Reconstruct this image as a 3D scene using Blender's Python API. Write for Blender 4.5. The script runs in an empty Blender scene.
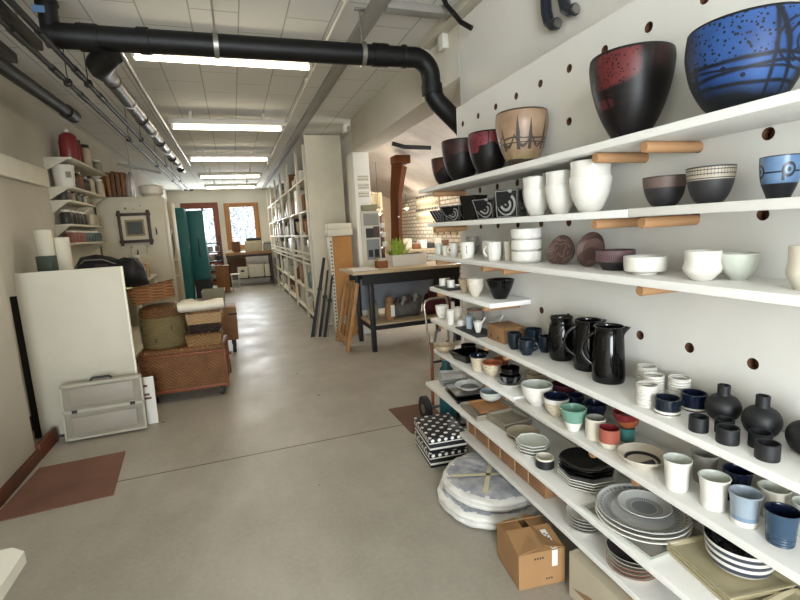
import bpy, bmesh, math, random
from mathutils import Vector, Matrix, Euler
random.seed(7)
COL = bpy.context.scene.collection
PI = math.pi
SHELF_ROT = math.radians(-1.6)          # the peg board stands slightly skewed to the hall


# ------------------------------------------------------------------ colours and materials
def rgb(h):
    h = h.lstrip('#')
    o = []
    for i in (0, 2, 4):
        c = int(h[i:i+2], 16) / 255
        o.append(c / 12.92 if c <= .04045 else ((c + .055) / 1.055) ** 2.4)
    return (*o, 1)


class X:
    """a small shader-expression wrapper: arithmetic on sockets becomes Math nodes"""
    def __init__(s, nt, v): s.nt, s.v = nt, v
    def _m(s, op, *a):
        n = s.nt.nodes.new('ShaderNodeMath'); n.operation = op
        for i, q in enumerate((s,) + a):
            q = q.v if isinstance(q, X) else q
            if isinstance(q, (int, float)): n.inputs[i].default_value = q
            else: s.nt.links.new(q, n.inputs[i])
        return X(s.nt, n.outputs[0])
    def __add__(s, o): return s._m('ADD', o)
    def __sub__(s, o): return s._m('SUBTRACT', o)
    def __mul__(s, o): return s._m('MULTIPLY', o)
    def __truediv__(s, o): return s._m('DIVIDE', o)
    def __neg__(s): return s._m('MULTIPLY', -1.0)
    def lt(s, o): return s._m('LESS_THAN', o)
    def gt(s, o): return s._m('GREATER_THAN', o)
    def sin(s): return s._m('SINE')
    def fr(s): return s._m('FRACT')
    def fl(s): return s._m('FLOOR')
    def ab(s): return s._m('ABSOLUTE')
    def mx(s, o): return s._m('MAXIMUM', o)
    def mn(s, o): return s._m('MINIMUM', o)
    def pw(s, o): return s._m('POWER', o)
    def at2(s, o): return s._m('ARCTAN2', o)
    def inv(s): return X(s.nt, 1.0)._c()._m('SUBTRACT', s) if False else (s * -1.0) + 1.0
    def near(s, c, w): return (s - c).ab().lt(w)


class Env:
    def __init__(s, nt):
        s.nt = nt; s.tc = nt.nodes.new('ShaderNodeTexCoord')
        sp = nt.nodes.new('ShaderNodeSeparateXYZ'); nt.links.new(s.tc.outputs['Object'], sp.inputs[0])
        s.x, s.y, s.z = (X(nt, sp.outputs[i]) for i in range(3))
        su = nt.nodes.new('ShaderNodeSeparateXYZ'); nt.links.new(s.tc.outputs['UV'], su.inputs[0])
        s.u, s.v = X(nt, su.outputs[0]), X(nt, su.outputs[1])
    def noise(s, scale, detail=3, stretch=None, coord='Object', rough=.5):
        n = s.nt.nodes.new('ShaderNodeTexNoise'); n.inputs['Scale'].default_value = scale
        n.inputs['Detail'].default_value = detail; n.inputs['Roughness'].default_value = rough
        src = s.tc.outputs[coord]
        if stretch:
            mp = s.nt.nodes.new('ShaderNodeMapping'); mp.inputs['Scale'].default_value = stretch
            s.nt.links.new(src, mp.inputs[0]); src = mp.outputs[0]
        s.nt.links.new(src, n.inputs['Vector'])
        return X(s.nt, n.outputs[0])
    def voro(s, scale, stretch=None, coord='Object', feature='F1'):
        n = s.nt.nodes.new('ShaderNodeTexVoronoi'); n.inputs['Scale'].default_value = scale; n.feature = feature
        src = s.tc.outputs[coord]
        if stretch:
            mp = s.nt.nodes.new('ShaderNodeMapping'); mp.inputs['Scale'].default_value = stretch
            s.nt.links.new(src, mp.inputs[0]); src = mp.outputs[0]
        s.nt.links.new(src, n.inputs['Vector'])
        return X(s.nt, n.outputs[0])
    def mix(s, f, a, b):
        n = s.nt.nodes.new('ShaderNodeMix'); n.data_type = 'RGBA'
        for q, i in ((f, 0), (a, 6), (b, 7)):
            if isinstance(q, X): q = q.v
            if isinstance(q, str): q = rgb(q)
            if isinstance(q, (float, int, tuple)): n.inputs[i].default_value = q
            else: s.nt.links.new(q, n.inputs[i])
        return X(s.nt, n.outputs[2])
    def ramp(s, f, lo, hi):
        n = s.nt.nodes.new('ShaderNodeMapRange'); s.nt.links.new(f.v, n.inputs[0])
        n.inputs[1].default_value = lo; n.inputs[2].default_value = hi
        return X(s.nt, n.outputs[0])


def M(name, col, rough=.5, metal=0., var=.0, vscale=6., bump=0., bscale=40., fn=None, spec=.5, coat=0., stretch=None, bfn=None, rfn=None, trans=0., ior=1.45, alpha=1.):
    m = bpy.data.materials.new(name); m.use_nodes = True
    nt = m.node_tree; b = nt.nodes['Principled BSDF']; e = Env(nt)
    b.inputs['Roughness'].default_value = rough; b.inputs['Metallic'].default_value = metal
    b.inputs['Specular IOR Level'].default_value = spec; b.inputs['Coat Weight'].default_value = coat
    b.inputs['Coat Roughness'].default_value = .08
    b.inputs['Transmission Weight'].default_value = trans; b.inputs['IOR'].default_value = ior
    b.inputs['Alpha'].default_value = alpha
    if fn: c = fn(e)
    elif var:
        r = rgb(col); lo = tuple(max(0, k * (1 - var)) for k in r[:3]) + (1,); hi = tuple(min(1, k * (1 + var)) for k in r[:3]) + (1,)
        c = e.mix(e.ramp(e.noise(vscale, 4, stretch), .3, .7), lo, hi)
    else: c = None
    if c is None: b.inputs['Base Color'].default_value = rgb(col)
    else: nt.links.new(c.v, b.inputs['Base Color'])
    if rfn: nt.links.new(rfn(e).v, b.inputs['Roughness'])
    if bump:
        bn = nt.nodes.new('ShaderNodeBump'); bn.inputs['Strength'].default_value = bump; bn.inputs['Distance'].default_value = .01
        h = bfn(e) if bfn else e.noise(bscale, 3, stretch)
        nt.links.new(h.v, bn.inputs['Height']); nt.links.new(bn.outputs[0], b.inputs['Normal'])
    return m


def emit(name, col, k):
    m = bpy.data.materials.new(name); m.use_nodes = True; nt = m.node_tree
    b = nt.nodes['Principled BSDF']; b.inputs['Base Color'].default_value = rgb(col)
    b.inputs['Emission Color'].default_value = rgb(col); b.inputs['Emission Strength'].default_value = k
    return m


# ------------------------------------------------------------------ mesh builder
class MB:
    def __init__(s):
        s.bm = bmesh.new(); s.uv = s.bm.loops.layers.uv.new('UVMap')
    def _new(s, before, m):
        for f in s.bm.faces:
            if f not in before: f.material_index = m
    def box(s, c, d, m=0, rot=None, bev=0., taper=None):
        r = bmesh.ops.create_cube(s.bm, size=1)
        vs = r['verts']
        for v in vs:
            k = Vector((v.co.x * d[0], v.co.y * d[1], v.co.z * d[2]))
            if taper and v.co.z < 0: k.x *= taper; k.y *= taper
            v.co = k
        fs = list({f for v in vs for f in v.link_faces})
        for f in fs:
            f.material_index = m
            n = f.normal if f.normal.length else Vector((0, 0, 1))
            f.normal_update(); n = f.normal
            ax = max(range(3), key=lambda i: abs(n[i]))
            a, b = [(1, 2), (0, 2), (0, 1)][ax]
            for l in f.loops:
                l[s.uv].uv = (l.vert.co[a] / max(d[a], 1e-6) + .5, l.vert.co[b] / max(d[b], 1e-6) + .5)
        if bev:
            es = list({e for v in vs for e in v.link_edges})
            rr = bmesh.ops.bevel(s.bm, geom=es, offset=min(bev, min(d) * .45), segments=2, affect='EDGES', profile=.5)
            for f in rr['faces']: f.material_index = m
            vs = list({v for f in fs if f.is_valid for v in f.verts} | set(rr['verts']))
        if rot is not None:
            R_ = Euler(rot).to_matrix()
            for v in vs: v.co = R_ @ v.co
        for v in vs: v.co += Vector(c)
        return s
    def lathe(s, prof, seg=40, m=0, c=(0, 0, 0), close=False, phase=0., wob=None):
        """prof: list of (r, z) or (r, z, material)"""
        rings = []; c = Vector(c)
        for p in prof:
            if p[0] < 1e-6: rings.append([s.bm.verts.new(c + Vector((0, 0, p[1])))])
            else:
                ring = []
                for i in range(seg):
                    a = 2 * PI * i / seg + phase; r = p[0] * (wob(a, p[1]) if wob else 1)
                    ring.append(s.bm.verts.new(c + Vector((r * math.cos(a), r * math.sin(a), p[1]))))
                rings.append(ring)
        n = len(rings); zs = [p[1] for p in prof]; z0, z1 = min(zs), max(zs)
        for k in range(n - 1 + (1 if close else 0)):
            a, b = rings[k], rings[(k + 1) % n]; pa, pb = prof[k], prof[(k + 1) % n]
            mi = pb[2] if len(pb) > 2 else m
            for i in range(seg):
                j = (i + 1) % seg
                if len(a) == 1 and len(b) == 1: break
                if len(a) == 1: vs = [a[0], b[j], b[i]]; uv = [(i + .5, pa), (j, pb), (i, pb)]
                elif len(b) == 1: vs = [a[i], a[j], b[0]]; uv = [(i, pa), (i + 1, pa), (i + .5, pb)]
                else: vs = [a[i], a[j], b[j], b[i]]; uv = [(i, pa), (i + 1, pa), (i + 1, pb), (i, pb)]
                try: f = s.bm.faces.new(vs)
                except ValueError: continue
                f.material_index = mi
                for l, (q, p) in zip(f.loops, uv):
                    l[s.uv].uv = (q / seg, (p[1] - z0) / max(z1 - z0, 1e-6))
        return s
    def tube(s, pts, r, seg=12, m=0, cap=True):
        pts = [Vector(p) for p in pts]; rings = []
        rr = r if isinstance(r, (list, tuple)) else [r] * len(pts)
        up = None
        for i, p in enumerate(pts):
            t = (pts[min(i + 1, len(pts) - 1)] - pts[max(i - 1, 0)]).normalized()
            if up is None:
                up = Vector((0, 0, 1)) if abs(t.z) < .9 else Vector((1, 0, 0))
            a = t.cross(up).normalized(); up = a.cross(t).normalized()
            rings.append([s.bm.verts.new(p + rr[i] * (math.cos(2 * PI * k / seg) * a + math.sin(2 * PI * k / seg) * up)) for k in range(seg)])
        for i in range(len(rings) - 1):
            for k in range(seg):
                f = s.bm.faces.new([rings[i][k], rings[i][(k + 1) % seg], rings[i + 1][(k + 1) % seg], rings[i + 1][k]])
                f.material_index = m
        if cap:
            for rg in (rings[0][::-1], rings[-1]):
                f = s.bm.faces.new(rg); f.material_index = m
        return s
    def prism(s, poly, z0, z1, m=0, c=(0, 0, 0), rot=None):
        c = Vector(c); R_ = Euler(rot).to_matrix() if rot else Matrix.Identity(3)
        a = [s.bm.verts.new(R_ @ Vector((x, y, z0)) + c) for x, y in poly]
        b = [s.bm.verts.new(R_ @ Vector((x, y, z1)) + c) for x, y in poly]
        n = len(poly)
        fs = [s.bm.faces.new(a[::-1]), s.bm.faces.new(b)]
        for i in range(n): fs.append(s.bm.faces.new([a[i], a[(i + 1) % n], b[(i + 1) % n], b[i]]))
        for f in fs: f.material_index = m
        return s
    def quads(s, grid, m=0):
        """grid of points -> surface"""
        V = [[s.bm.verts.new(p) for p in row] for row in grid]
        for i in range(len(V) - 1):
            for j in range(len(V[0]) - 1):
                f = s.bm.faces.new([V[i][j], V[i][j + 1], V[i + 1][j + 1], V[i + 1][j]]); f.material_index = m
                for l, (a, b) in zip(f.loops, ((j, i), (j + 1, i), (j + 1, i + 1), (j, i + 1))):
                    l[s.uv].uv = (a / (len(V[0]) - 1), b / (len(V) - 1))
        return s
    def sqdish(s, b, t, h, wall=.006, m=0, mi=None, floor=.006):
        """square flared dish: half base b, half rim t (numbers or pairs)"""
        b = b if isinstance(b, tuple) else (b, b); t = t if isinstance(t, tuple) else (t, t)
        mi = m if mi is None else mi
        def ring(hx, hy, z): return [s.bm.verts.new((sx * hx, sy * hy, z)) for sx, sy in ((-1, -1), (1, -1), (1, 1), (-1, 1))]
        R_ = [ring(*b, 0), ring(*t, h), ring(t[0] - wall, t[1] - wall, h), ring(max(b[0] - wall, .004), max(b[1] - wall, .004), floor)]
        f = s.bm.faces.new(R_[0][::-1]); f.material_index = m
        f = s.bm.faces.new(R_[3]); f.material_index = mi
        for l, q in zip(f.loops, ((0, 0), (1, 0), (1, 1), (0, 1))): l[s.uv].uv = q
        for k in range(3):
            for i in range(4):
                f = s.bm.faces.new([R_[k][i], R_[k][(i + 1) % 4], R_[k + 1][(i + 1) % 4], R_[k + 1][i]])
                f.material_index = m if k < 2 else mi
                for l, q in zip(f.loops, ((0, 0), (1, 0), (1, 1), (0, 1))): l[s.uv].uv = q
        return s
    def xf(s, loc=(0, 0, 0), rot=(0, 0, 0)):
        T = Matrix.Translation(loc) @ Euler(rot).to_matrix().to_4x4()
        for v in s.bm.verts: v.co = T @ v.co
        return s
    def obj(s, name, mats, parent=None, smooth=38, loc=None, rz=0.):
        bmesh.ops.recalc_face_normals(s.bm, faces=s.bm.faces)
        lim = math.radians(smooth)
        for f in s.bm.faces: f.smooth = True
        for e in s.bm.edges:
            if len(e.link_faces) == 2: e.smooth = e.calc_face_angle(0) < lim
        me = bpy.data.meshes.new(name); s.bm.to_mesh(me); s.bm.free()
        for m in (mats if isinstance(mats, (list, tuple)) else [mats]): me.materials.append(m)
        o = bpy.data.objects.new(name, me); COL.objects.link(o)
        if parent: o.parent = parent
        if loc is not None: o.location = loc
        if rz: o.rotation_euler = (0, 0, rz)
        return o


def tag(o, label, cat, group=None, kind=None):
    o['label'] = label; o['category'] = cat
    if group: o['group'] = group
    if kind: o['kind'] = kind
    return o


def thing(name, label, cat, loc=(0, 0, 0), rz=0., group=None):
    o = bpy.data.objects.new(name, None); COL.objects.link(o)
    o.empty_display_size = .05; o.location = loc; o.rotation_euler = (0, 0, rz)
    return tag(o, label, cat, group)


def struct(name, mb, m, **k):
    o = mb.obj(name, m, **k); o['kind'] = 'structure'; return o


def S(x, y, z=0.):
    """peg board frame -> world"""
    c, s = math.cos(SHELF_ROT), math.sin(SHELF_ROT)
    return Vector((x * c - y * s, x * s + y * c, z))


# ------------------------------------------------------------------ pots
PR = {
    'bowl': [(.42, 0), (.46, .06), (.72, .25), (.9, .5), (.98, .8), (1, 1)],
    'deep': [(.45, 0), (.62, .15), (.84, .4), (.97, .68), (1, .85), (.97, 1)],
    'flare': [(.45, 0), (.5, .08), (.72, .4), (.88, .7), (1, 1)],
    'cyl': [(.93, 0), (1, .06), (1, 1)],
    'mug': [(.75, 0), (.85, .06), (1, .5), (1, 1)],
    'tumb': [(.72, 0), (.78, .05), (.82, .45), (.9, .8), (1, 1)],
    'plate': [(.6, 0), (.66, .2), (.95, .85), (1, 1)],
    'hemi': [(.4, 0), (.6, .08), (.82, .35), (.95, .7), (1, 1)],
    'vase': [(.55, 0), (.8, .1), (.95, .24), (1, .36), (.93, .52), (.7, .65), (.42, .72), (.36, .76), (.36, 1)],
    'stackv': [(.42, 0), (.6, .08), (.85, .3), (1, .6), (.98, .72), (.94, .85), (.97, 1)],
    'pitch': [(.95, 0), (1, .1), (.95, .5), (.88, .9), (.92, 1)],
    'jar': [(.8, 0), (.95, .12), (1, .5), (.92, .8), (.8, .9), (.88, 1)],
    'cupw': [(.5, 0), (.6, .05), (.95, .3), (1, .45), (.92, .65), (.95, 1)],
}


def spline(pr, n=4):
    """Catmull-Rom refine, keeping the first (foot) corner"""
    o = []
    for i in range(len(pr) - 1):
        p0 = pr[max(i - 1, 0)]; p1 = pr[i]; p2 = pr[i + 1]; p3 = pr[min(i + 2, len(pr) - 1)]
        for k in range(n):
            t = k / n
            f = lambda a, b, c, d: .5 * (2 * b + (c - a) * t + (2 * a - 5 * b + 4 * c - d) * t * t + (3 * b - a - 3 * c + d) * t ** 3)
            o.append((max(f(p0[0], p1[0], p2[0], p3[0]), .01), f(p0[1], p1[1], p2[1], p3[1])))
    o.append(pr[-1]); return o


def potmesh(R, H, prof, wall=.005, bands=None, inner=0, foot=0, seg=40, wob=None, phase=0., fine=4):
    pr = spline(PR[prof] if isinstance(prof, str) else prof, fine)
    out = []
    def bm_(t):
        if not bands: return 0
        for th, mi in bands:
            if t <= th: return mi
        return bands[-1][1]
    if bands:
        cuts = [b[0] for b in bands[:-1]]
        add = []
        for c_ in cuts:
            for i in range(len(pr) - 1):
                if pr[i][1] < c_ < pr[i + 1][1]:
                    k = (c_ - pr[i][1]) / (pr[i + 1][1] - pr[i][1]); add.append((pr[i][0] + k * (pr[i + 1][0] - pr[i][0]), c_))
        pr = sorted(pr + add, key=lambda q: q[1])
    out.append((0, .003, foot))
    out.append((pr[0][0] * R * .8, .003, foot)); out.append((pr[0][0] * R * .82, 0, foot))
    for i, (r, t) in enumerate(pr):
        out.append((r * R, t * H, foot if i == 0 else bm_((t + pr[i - 1][1]) / 2)))
    rim = out[-1]
    out.append((rim[0] - wall * .25, rim[1] + wall * .3, rim[2])); out.append((rim[0] - wall * .75, rim[1] + wall * .3, inner))
    for r, t in pr[::-1]:
        z = max(t * H, wall * 1.2)
        if t * H < wall * 1.2: continue
        out.append((max(r * R - wall, .002), z, inner))
    out.append((max(pr[0][0] * R - wall, .002) * .6, wall * 1.1, inner)); out.append((0, wall * 1.1, inner))
    return MB().lathe(out, seg, wob=wob, phase=phase)


def rad_at(prof, R, H, z):
    pr = PR[prof] if isinstance(prof, str) else prof; t = z / H
    for i in range(len(pr) - 1):
        if pr[i][1] <= t <= pr[i + 1][1]:
            k = (t - pr[i][1]) / max(pr[i + 1][1] - pr[i][1], 1e-6); return R * (pr[i][0] + k * (pr[i + 1][0] - pr[i][0]))
    return R


def handle_mb(prof, R, H, az, z0, z1, out, r=.005, seg=10):
    a = math.radians(az); d = Vector((math.cos(a), math.sin(a), 0)); pts = []
    r0 = rad_at(prof, R, H, z0) - .004; r1 = rad_at(prof, R, H, z1) - .004
    n = 12
    for i in range(n + 1):
        t = i / n; rr = r1 + (r0 - r1) * t + out * math.sin(PI * t) ** .75; z = z1 + (z0 - z1) * t
        pts.append(d * rr + Vector((0, 0, z)))
    return MB().tube(pts, r, seg)


def pot(name, label, cat, X_, Y_, z, R, H, prof, mats, bands=None, inner=0, foot=None, group=None, wall=.005, seg=40, rz=0., handle=None, spout=None, wob=None, phase=0., dz=0., fine=4):
    """a wheel-thrown vessel standing on a shelf (peg board frame)"""
    mats = mats if isinstance(mats, (list, tuple)) else [mats]
    loc = S(X_, Y_, z + dz); foot = (bands[0][1] if bands else 0) if foot is None else foot
    mb = potmesh(R, H, prof, wall, bands, inner, foot, seg, wob, phase, fine)
    if not handle and not spout:
        return tag(mb.obj(name, mats, None, loc=loc, rz=SHELF_ROT + math.radians(rz)), label, cat, group)
    t = thing(name, label, cat, loc, SHELF_ROT + math.radians(rz), group)
    mb.obj('body', mats, t)
    if handle: handle_mb(prof, R, H, *handle).obj('handle', mats[0], t)
    if spout:
        az, L, w = spout; a = math.radians(az); d = Vector((math.cos(a), math.sin(a), 0)); q = Vector((-d.y, d.x, 0)); rt = rad_at(prof, R, H, H * .98)
        g = []
        for k in range(5):
            zz = H * (.8 + .05 * k); base = rad_at(prof, R, H, min(zz, H)) - .003; row = []
            for j in range(7):
                s_ = (j - 3) / 3; ln = L * (k / 4) ** 1.3 * (1 - abs(s_) ** 1.6)
                row.append(d * (base * math.sqrt(max(0, 1 - (s_ * w / base) ** 2)) + ln) + q * s_ * w + Vector((0, 0, zz)))
            g.append(row)
        g2 = [[p - d * .004 for p in row] for row in g][::-1]
        MB().quads(g + g2).obj('spout', mats[0], t)
    return t

# ================================================================== SETTING
plaster = M('plaster', '#cbc6b8', .9, var=.06, vscale=1.6, bump=.12, bscale=60)
plaster_white = M('plaster_white', '#e0ddd4', .85, var=.04, vscale=2, bump=.08, bscale=50)
beam_paint = M('beam_paint', '#cbc5b5', .8, var=.04, vscale=2, bump=.06, bscale=40)


def floor_fn(e):
    n1 = e.ramp(e.noise(.9, 6, rough=.6), .3, .72); n2 = e.ramp(e.noise(6, 5, (1, .5, 1)), .35, .7); n3 = e.ramp(e.noise(45, 3), .3, .75)
    c = e.mix(n1, '#938d81', '#b1ab9f'); c = e.mix(n2 * .35, c, '#857d6e'); c = e.mix(n3 * .22, c, '#bdb7aa')
    seam = e.y.near(3.105, .006).mx((e.y - e.x * .02).near(9.0, .006))
    pit = e.voro(2.3).lt(.035)
    return e.mix(seam.mx(pit * .8), c, '#4c463c')


floor_m = M('concrete', '#8c8474', .4, fn=floor_fn, bump=.08, bscale=30, rfn=lambda e: e.ramp(e.noise(2.2, 5), .2, .8) * .3 + .27)
struct('floor', MB().box((2.6, 6.4, -.05), (9.2, 18.4, .1)), floor_m)


def ceil_fn(e):
    n = e.nt.nodes.new('ShaderNodeTexBrick'); e.nt.links.new(e.tc.outputs['Object'], n.inputs['Vector'])
    mp = e.nt.nodes.new('ShaderNodeMapping'); mp.inputs['Rotation'].default_value = (0, 0, PI / 2); mp.inputs['Location'].default_value = (.1, .12, 0)
    e.nt.links.new(e.tc.outputs['Object'], mp.inputs[0]); e.nt.links.new(mp.outputs[0], n.inputs['Vector'])
    n.inputs['Scale'].default_value = 1; n.inputs['Mortar Size'].default_value = .005; n.inputs['Brick Width'].default_value = .6; n.inputs['Row Height'].default_value = .3
    n.inputs['Color1'].default_value = rgb('#d6d4cc'); n.inputs['Color2'].default_value = rgb('#d2d0c7'); n.inputs['Mortar'].default_value = rgb('#a29e94')
    return X(e.nt, n.outputs[0])


struct('ceiling', MB().box((.06, 6.35, 2.93), (3.56, 18.1, .1)), M('ceiling_tiles', '#b4afa3', .85, fn=ceil_fn, bump=.05, bscale=80))
# left wall: a thick near part ends at y = 3.68, behind it the wall steps back
struct('wall_left', MB().box((-1.56, .5, 1.44), (.28, 6.36, 2.88), bev=.004), plaster)
struct('wall_left_recess', MB().box((-1.76, 9.54, 1.44), (.14, 11.76, 2.88)), plaster)
struct('wall_right', MB().box((1.71, .2, 1.44), (.22, 5.76, 2.88)), plaster_white)
struct('wall_right_far', MB().box((1.86, 11.0, 1.44), (.14, 8.8, 2.88)), plaster_white)
struct('trim_1', MB().box((1.73, 4.645, 2.675), (.26, 3.11, .41), bev=.004), beam_paint)          # the beam over the opening
struct('trim_2', MB().box((1.71, 6.4, 1.235), (.22, .4, 2.47), bev=.004), plaster_white)         # the pillar
trim_w = M('trim_paint', '#cdc7b6', .6, var=.03)
rail_m = M('rail_grey', '#8f8b83', .5, var=.05)
struct('trim_3', MB().box((1.02, 6.4, 2.865), (.105, 17.9, .035), bev=.003), M('strip_grey', '#8b877d', .6, var=.05))
struct('trim_4', MB().box((1.56, .45, 2.845), (.08, 6.2, .07), bev=.004), trim_w)
struct('trim_5', MB().box((1.30, 3.05, 2.855), (.46, .09, .05), bev=.004), rail_m)
struct('trim_6', MB().box((1.57, 3.6, 2.66), (.06, .06, .42), bev=.004), trim_w)
# wall behind the camera with the glazed shop door that lets the daylight in
wb = MB()
for c, d in (((-1.5, -2.68, 1.44), (.4, .12, 2.88)), ((.95, -2.68, 1.44), (1.3, .12, 2.88)), ((-.5, -2.68, 2.655), (1.6, .12, .45))): wb.box(c, d)
struct('wall_near', wb, plaster_white)
frame_dark = M('frame_brown', '#5d3a22', .5, var=.2, stretch=(1, 1, .15))
gl = M('window_glass', '#ffffff', .02, trans=1., ior=1.02, spec=.1)
dn = MB()
for c, d in (((-1.26, -2.66, 1.21), (.08, .08, 2.42)), ((.26, -2.66, 1.21), (.08, .08, 2.42)), ((-.5, -2.66, 2.39), (1.6, .08, .08)), ((-.5, -2.66, .06), (1.6, .08, .12))): dn.box(c, d, bev=.004)
d3 = struct('door_1', dn, frame_dark); g_ = MB().box((-.5, -2.66, 1.23), (1.46, .01, 2.24)).obj('pane', gl, d3)
# far wall with door and window
wb = MB(); Y0 = 15.4
for x0, x1, z0, z1 in ((-1.7, -1.38, 0, 2.88), (-.34, -.18, 0, 2.88), (.83, 1.8, 0, 2.88), (-1.38, -.34, 2.5, 2.88), (-.18, .83, 2.46, 2.88), (-.18, .83, 0, 1.05)):
    wb.box(((x0 + x1) / 2, Y0 + .06, (z0 + z1) / 2), (x1 - x0, .12, z1 - z0))
struct('wall_back', wb, plaster)
oak = M('window_oak', '#9a6b3d', .5, var=.18, vscale=5, stretch=(1, 1, .12))
wf = MB()
for x0, x1, z0, z1 in ((-.18, -.02, 1.05, 2.46), (.68, .83, 1.05, 2.46), (-.02, .68, 2.34, 2.46), (-.02, .68, 1.05, 1.19)):
    wf.box(((x0 + x1) / 2, Y0, (z0 + z1) / 2), (x1 - x0, .1, z1 - z0), bev=.006)
w1 = struct('window_1', wf, oak); MB().box((.33, Y0, 1.76), (.7, .01, 1.16)).obj('pane', gl, w1)
df = MB()
redwood = M('door_wood', '#6a351f', .45, var=.2, vscale=5, stretch=(1, 1, .12))
for x0, x1, z0, z1 in ((-1.38, -1.24, .002, 2.5), (-.50, -.34, .002, 2.5), (-1.24, -.50, 2.33, 2.5), (-1.24, -.50, .002, .95), (-.82, -.77, .95, 2.33)):
    df.box(((x0 + x1) / 2, Y0, (z0 + z1) / 2), (x1 - x0, .1, z1 - z0), bev=.006)
d2 = struct('door_2', df, redwood); MB().box((-.87, Y0, 1.64), (.76, .01, 1.4)).obj('pane', gl, d2)
struct('baseboard_left', MB().box((-1.405, 1.6, .04), (.03, 4.16, .075), bev=.004), M('skirting_brown', '#5a2f1e', .55, var=.15))
struct('trim_7', MB().box((-1.405, 3.84, .055), (.03, .32, .11), bev=.004), M('skirting_end', '#5f2d1b', .55, var=.15))
struct('baseboard_left_recess', MB().box((-1.675, 9.5, .05), (.03, 11.7, .1), bev=.004), M('skirting_red', '#5a2718', .55, var=.15))
# the neighbouring studio seen through the opening
cream = M('annex_plaster', '#cbb9a0', .9, var=.06)
brick_m = None


def brick_fn(e):
    n = e.nt.nodes.new('ShaderNodeTexBrick')
    mp = e.nt.nodes.new('ShaderNodeMapping'); mp.inputs['Rotation'].default_value = (0, PI / 2, PI / 2)
    e.nt.links.new(e.tc.outputs['Object'], mp.inputs[0]); e.nt.links.new(mp.outputs[0], n.inputs['Vector'])
    n.inputs['Scale'].default_value = 1; n.inputs['Mortar Size'].default_value = .014; n.inputs['Brick Width'].default_value = .22; n.inputs['Row Height'].default_value = .085
    n.inputs['Color1'].default_value = rgb('#dcd5c8'); n.inputs['Color2'].default_value = rgb('#cbc2b2'); n.inputs['Mortar'].default_value = rgb('#94897a')
    return X(e.nt, n.outputs[0])


struct('wall_annex_right', MB().box((4.16, 7.2, 1.05), (.12, 9.0, 2.1)), M('whitewashed_brick', '#d0c4b0', .9, fn=brick_fn))
struct('wall_annex_back', MB().box((3.0, 11.66, 1.45), (2.4, .12, 2.9)), cream)
struct('wall_annex_near', MB().box((3.0, 2.98, 1.45), (2.36, .12, 2.9)), cream)
struct('ceiling_annex', MB().prism([(1.87, 2.80), (2.5, 2.80), (4.22, 2.06), (4.3, 2.16), (2.53, 2.90), (1.87, 2.90)], -11.7, -2.8, rot=(PI / 2, 0, 0)), M('annex_ceiling', '#aca39a', .85, var=.08))
struct('window_2', MB().box((4.08, 7.1, 1.86), (.05, .5, .36), bev=.006), M('annex_window_frame', '#e3e0d8', .5))
MB().box((4.05, 7.1, 1.86), (.01, .42, .28)).obj('pane', emit('annex_daylight', '#e9f2ff', 2.2), bpy.data.objects['window_2'])
# the peg board behind the shelves, drilled through on a square grid
PITCH_Y, PITCH_Z, HOLE = .1955, .2032, .0165
HY0, HZ0 = .8825, 1.0285
board_paint = M('peg_board_paint', '#dad8d1', .75, var=.03, vscale=3, bump=.04, bscale=25)
ply_edge = M('hole_edge', '#5b3a25', .8, var=.2, vscale=40)
pb = MB(); bm = pb.bm; BX, BT = 1.29, .028
ys = [HY0 + PITCH_Y * k for k in range(-6, 10)]; zs = [HZ0 + PITCH_Z * k for k in range(-5, 6)]
ye = [-.45] + [(a + b) / 2 for a, b in zip(ys, ys[1:])] + [2.722]
ze = [.0] + [(a + b) / 2 for a, b in zip(zs, zs[1:])] + [2.15]
for i, y in enumerate(ys):
    for j, z in enumerate(zs):
        y0, y1, z0, z1 = ye[i], ye[i + 1], ze[j], ze[j + 1]
        per = []
        n = 16
        for k in range(n):
            a = 2 * PI * k / n; cx, cz = math.cos(a), math.sin(a)
            s_ = 1 / max(abs(cx), abs(cz)); ux, uz = cx * s_, cz * s_
            per.append((y + (ux * (y1 - y) if ux > 0 else ux * (y - y0)), z + (uz * (z1 - z) if uz > 0 else uz * (z - z0))))
        O_ = [bm.verts.new((BX, *p)) for p in per]
        I_ = [bm.verts.new((BX, y + HOLE * math.cos(2 * PI * k / n), z + HOLE * math.sin(2 * PI * k / n))) for k in range(n)]
        B_ = [bm.verts.new((BX + BT, y + HOLE * math.cos(2 * PI * k / n), z + HOLE * math.sin(2 * PI * k / n))) for k in range(n)]
        for k in range(n):
            q = (k + 1) % n
            f = bm.faces.new([O_[q], O_[k], I_[k], I_[q]]); f.material_index = 0
            f = bm.faces.new([I_[q], I_[k], B_[k], B_[q]]); f.material_index = 1
bmesh.ops.remove_doubles(bm, verts=bm.verts, dist=1e-4)
# solid backing skin and edges
for c, d in (((BX + BT + .006, 1.136, 1.075), (.012, 3.172, 2.15)),): pb.box(c, d, 1)
for c, d in (((BX + BT / 2 + .003, 2.7235, 1.075), (BT + .008, .003, 2.15)), ((BX + BT / 2 + .003, -.4515, 1.075), (BT + .008, .003, 2.15)), ((BX + BT / 2 + .003, 1.136, 2.1515), (BT + .008, 3.176, .003))): pb.box(c, d, 0)
o = pb.obj('wall_peg_board', [board_paint, ply_edge]); o.rotation_euler = (0, 0, SHELF_ROT); o['kind'] = 'structure'

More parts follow.
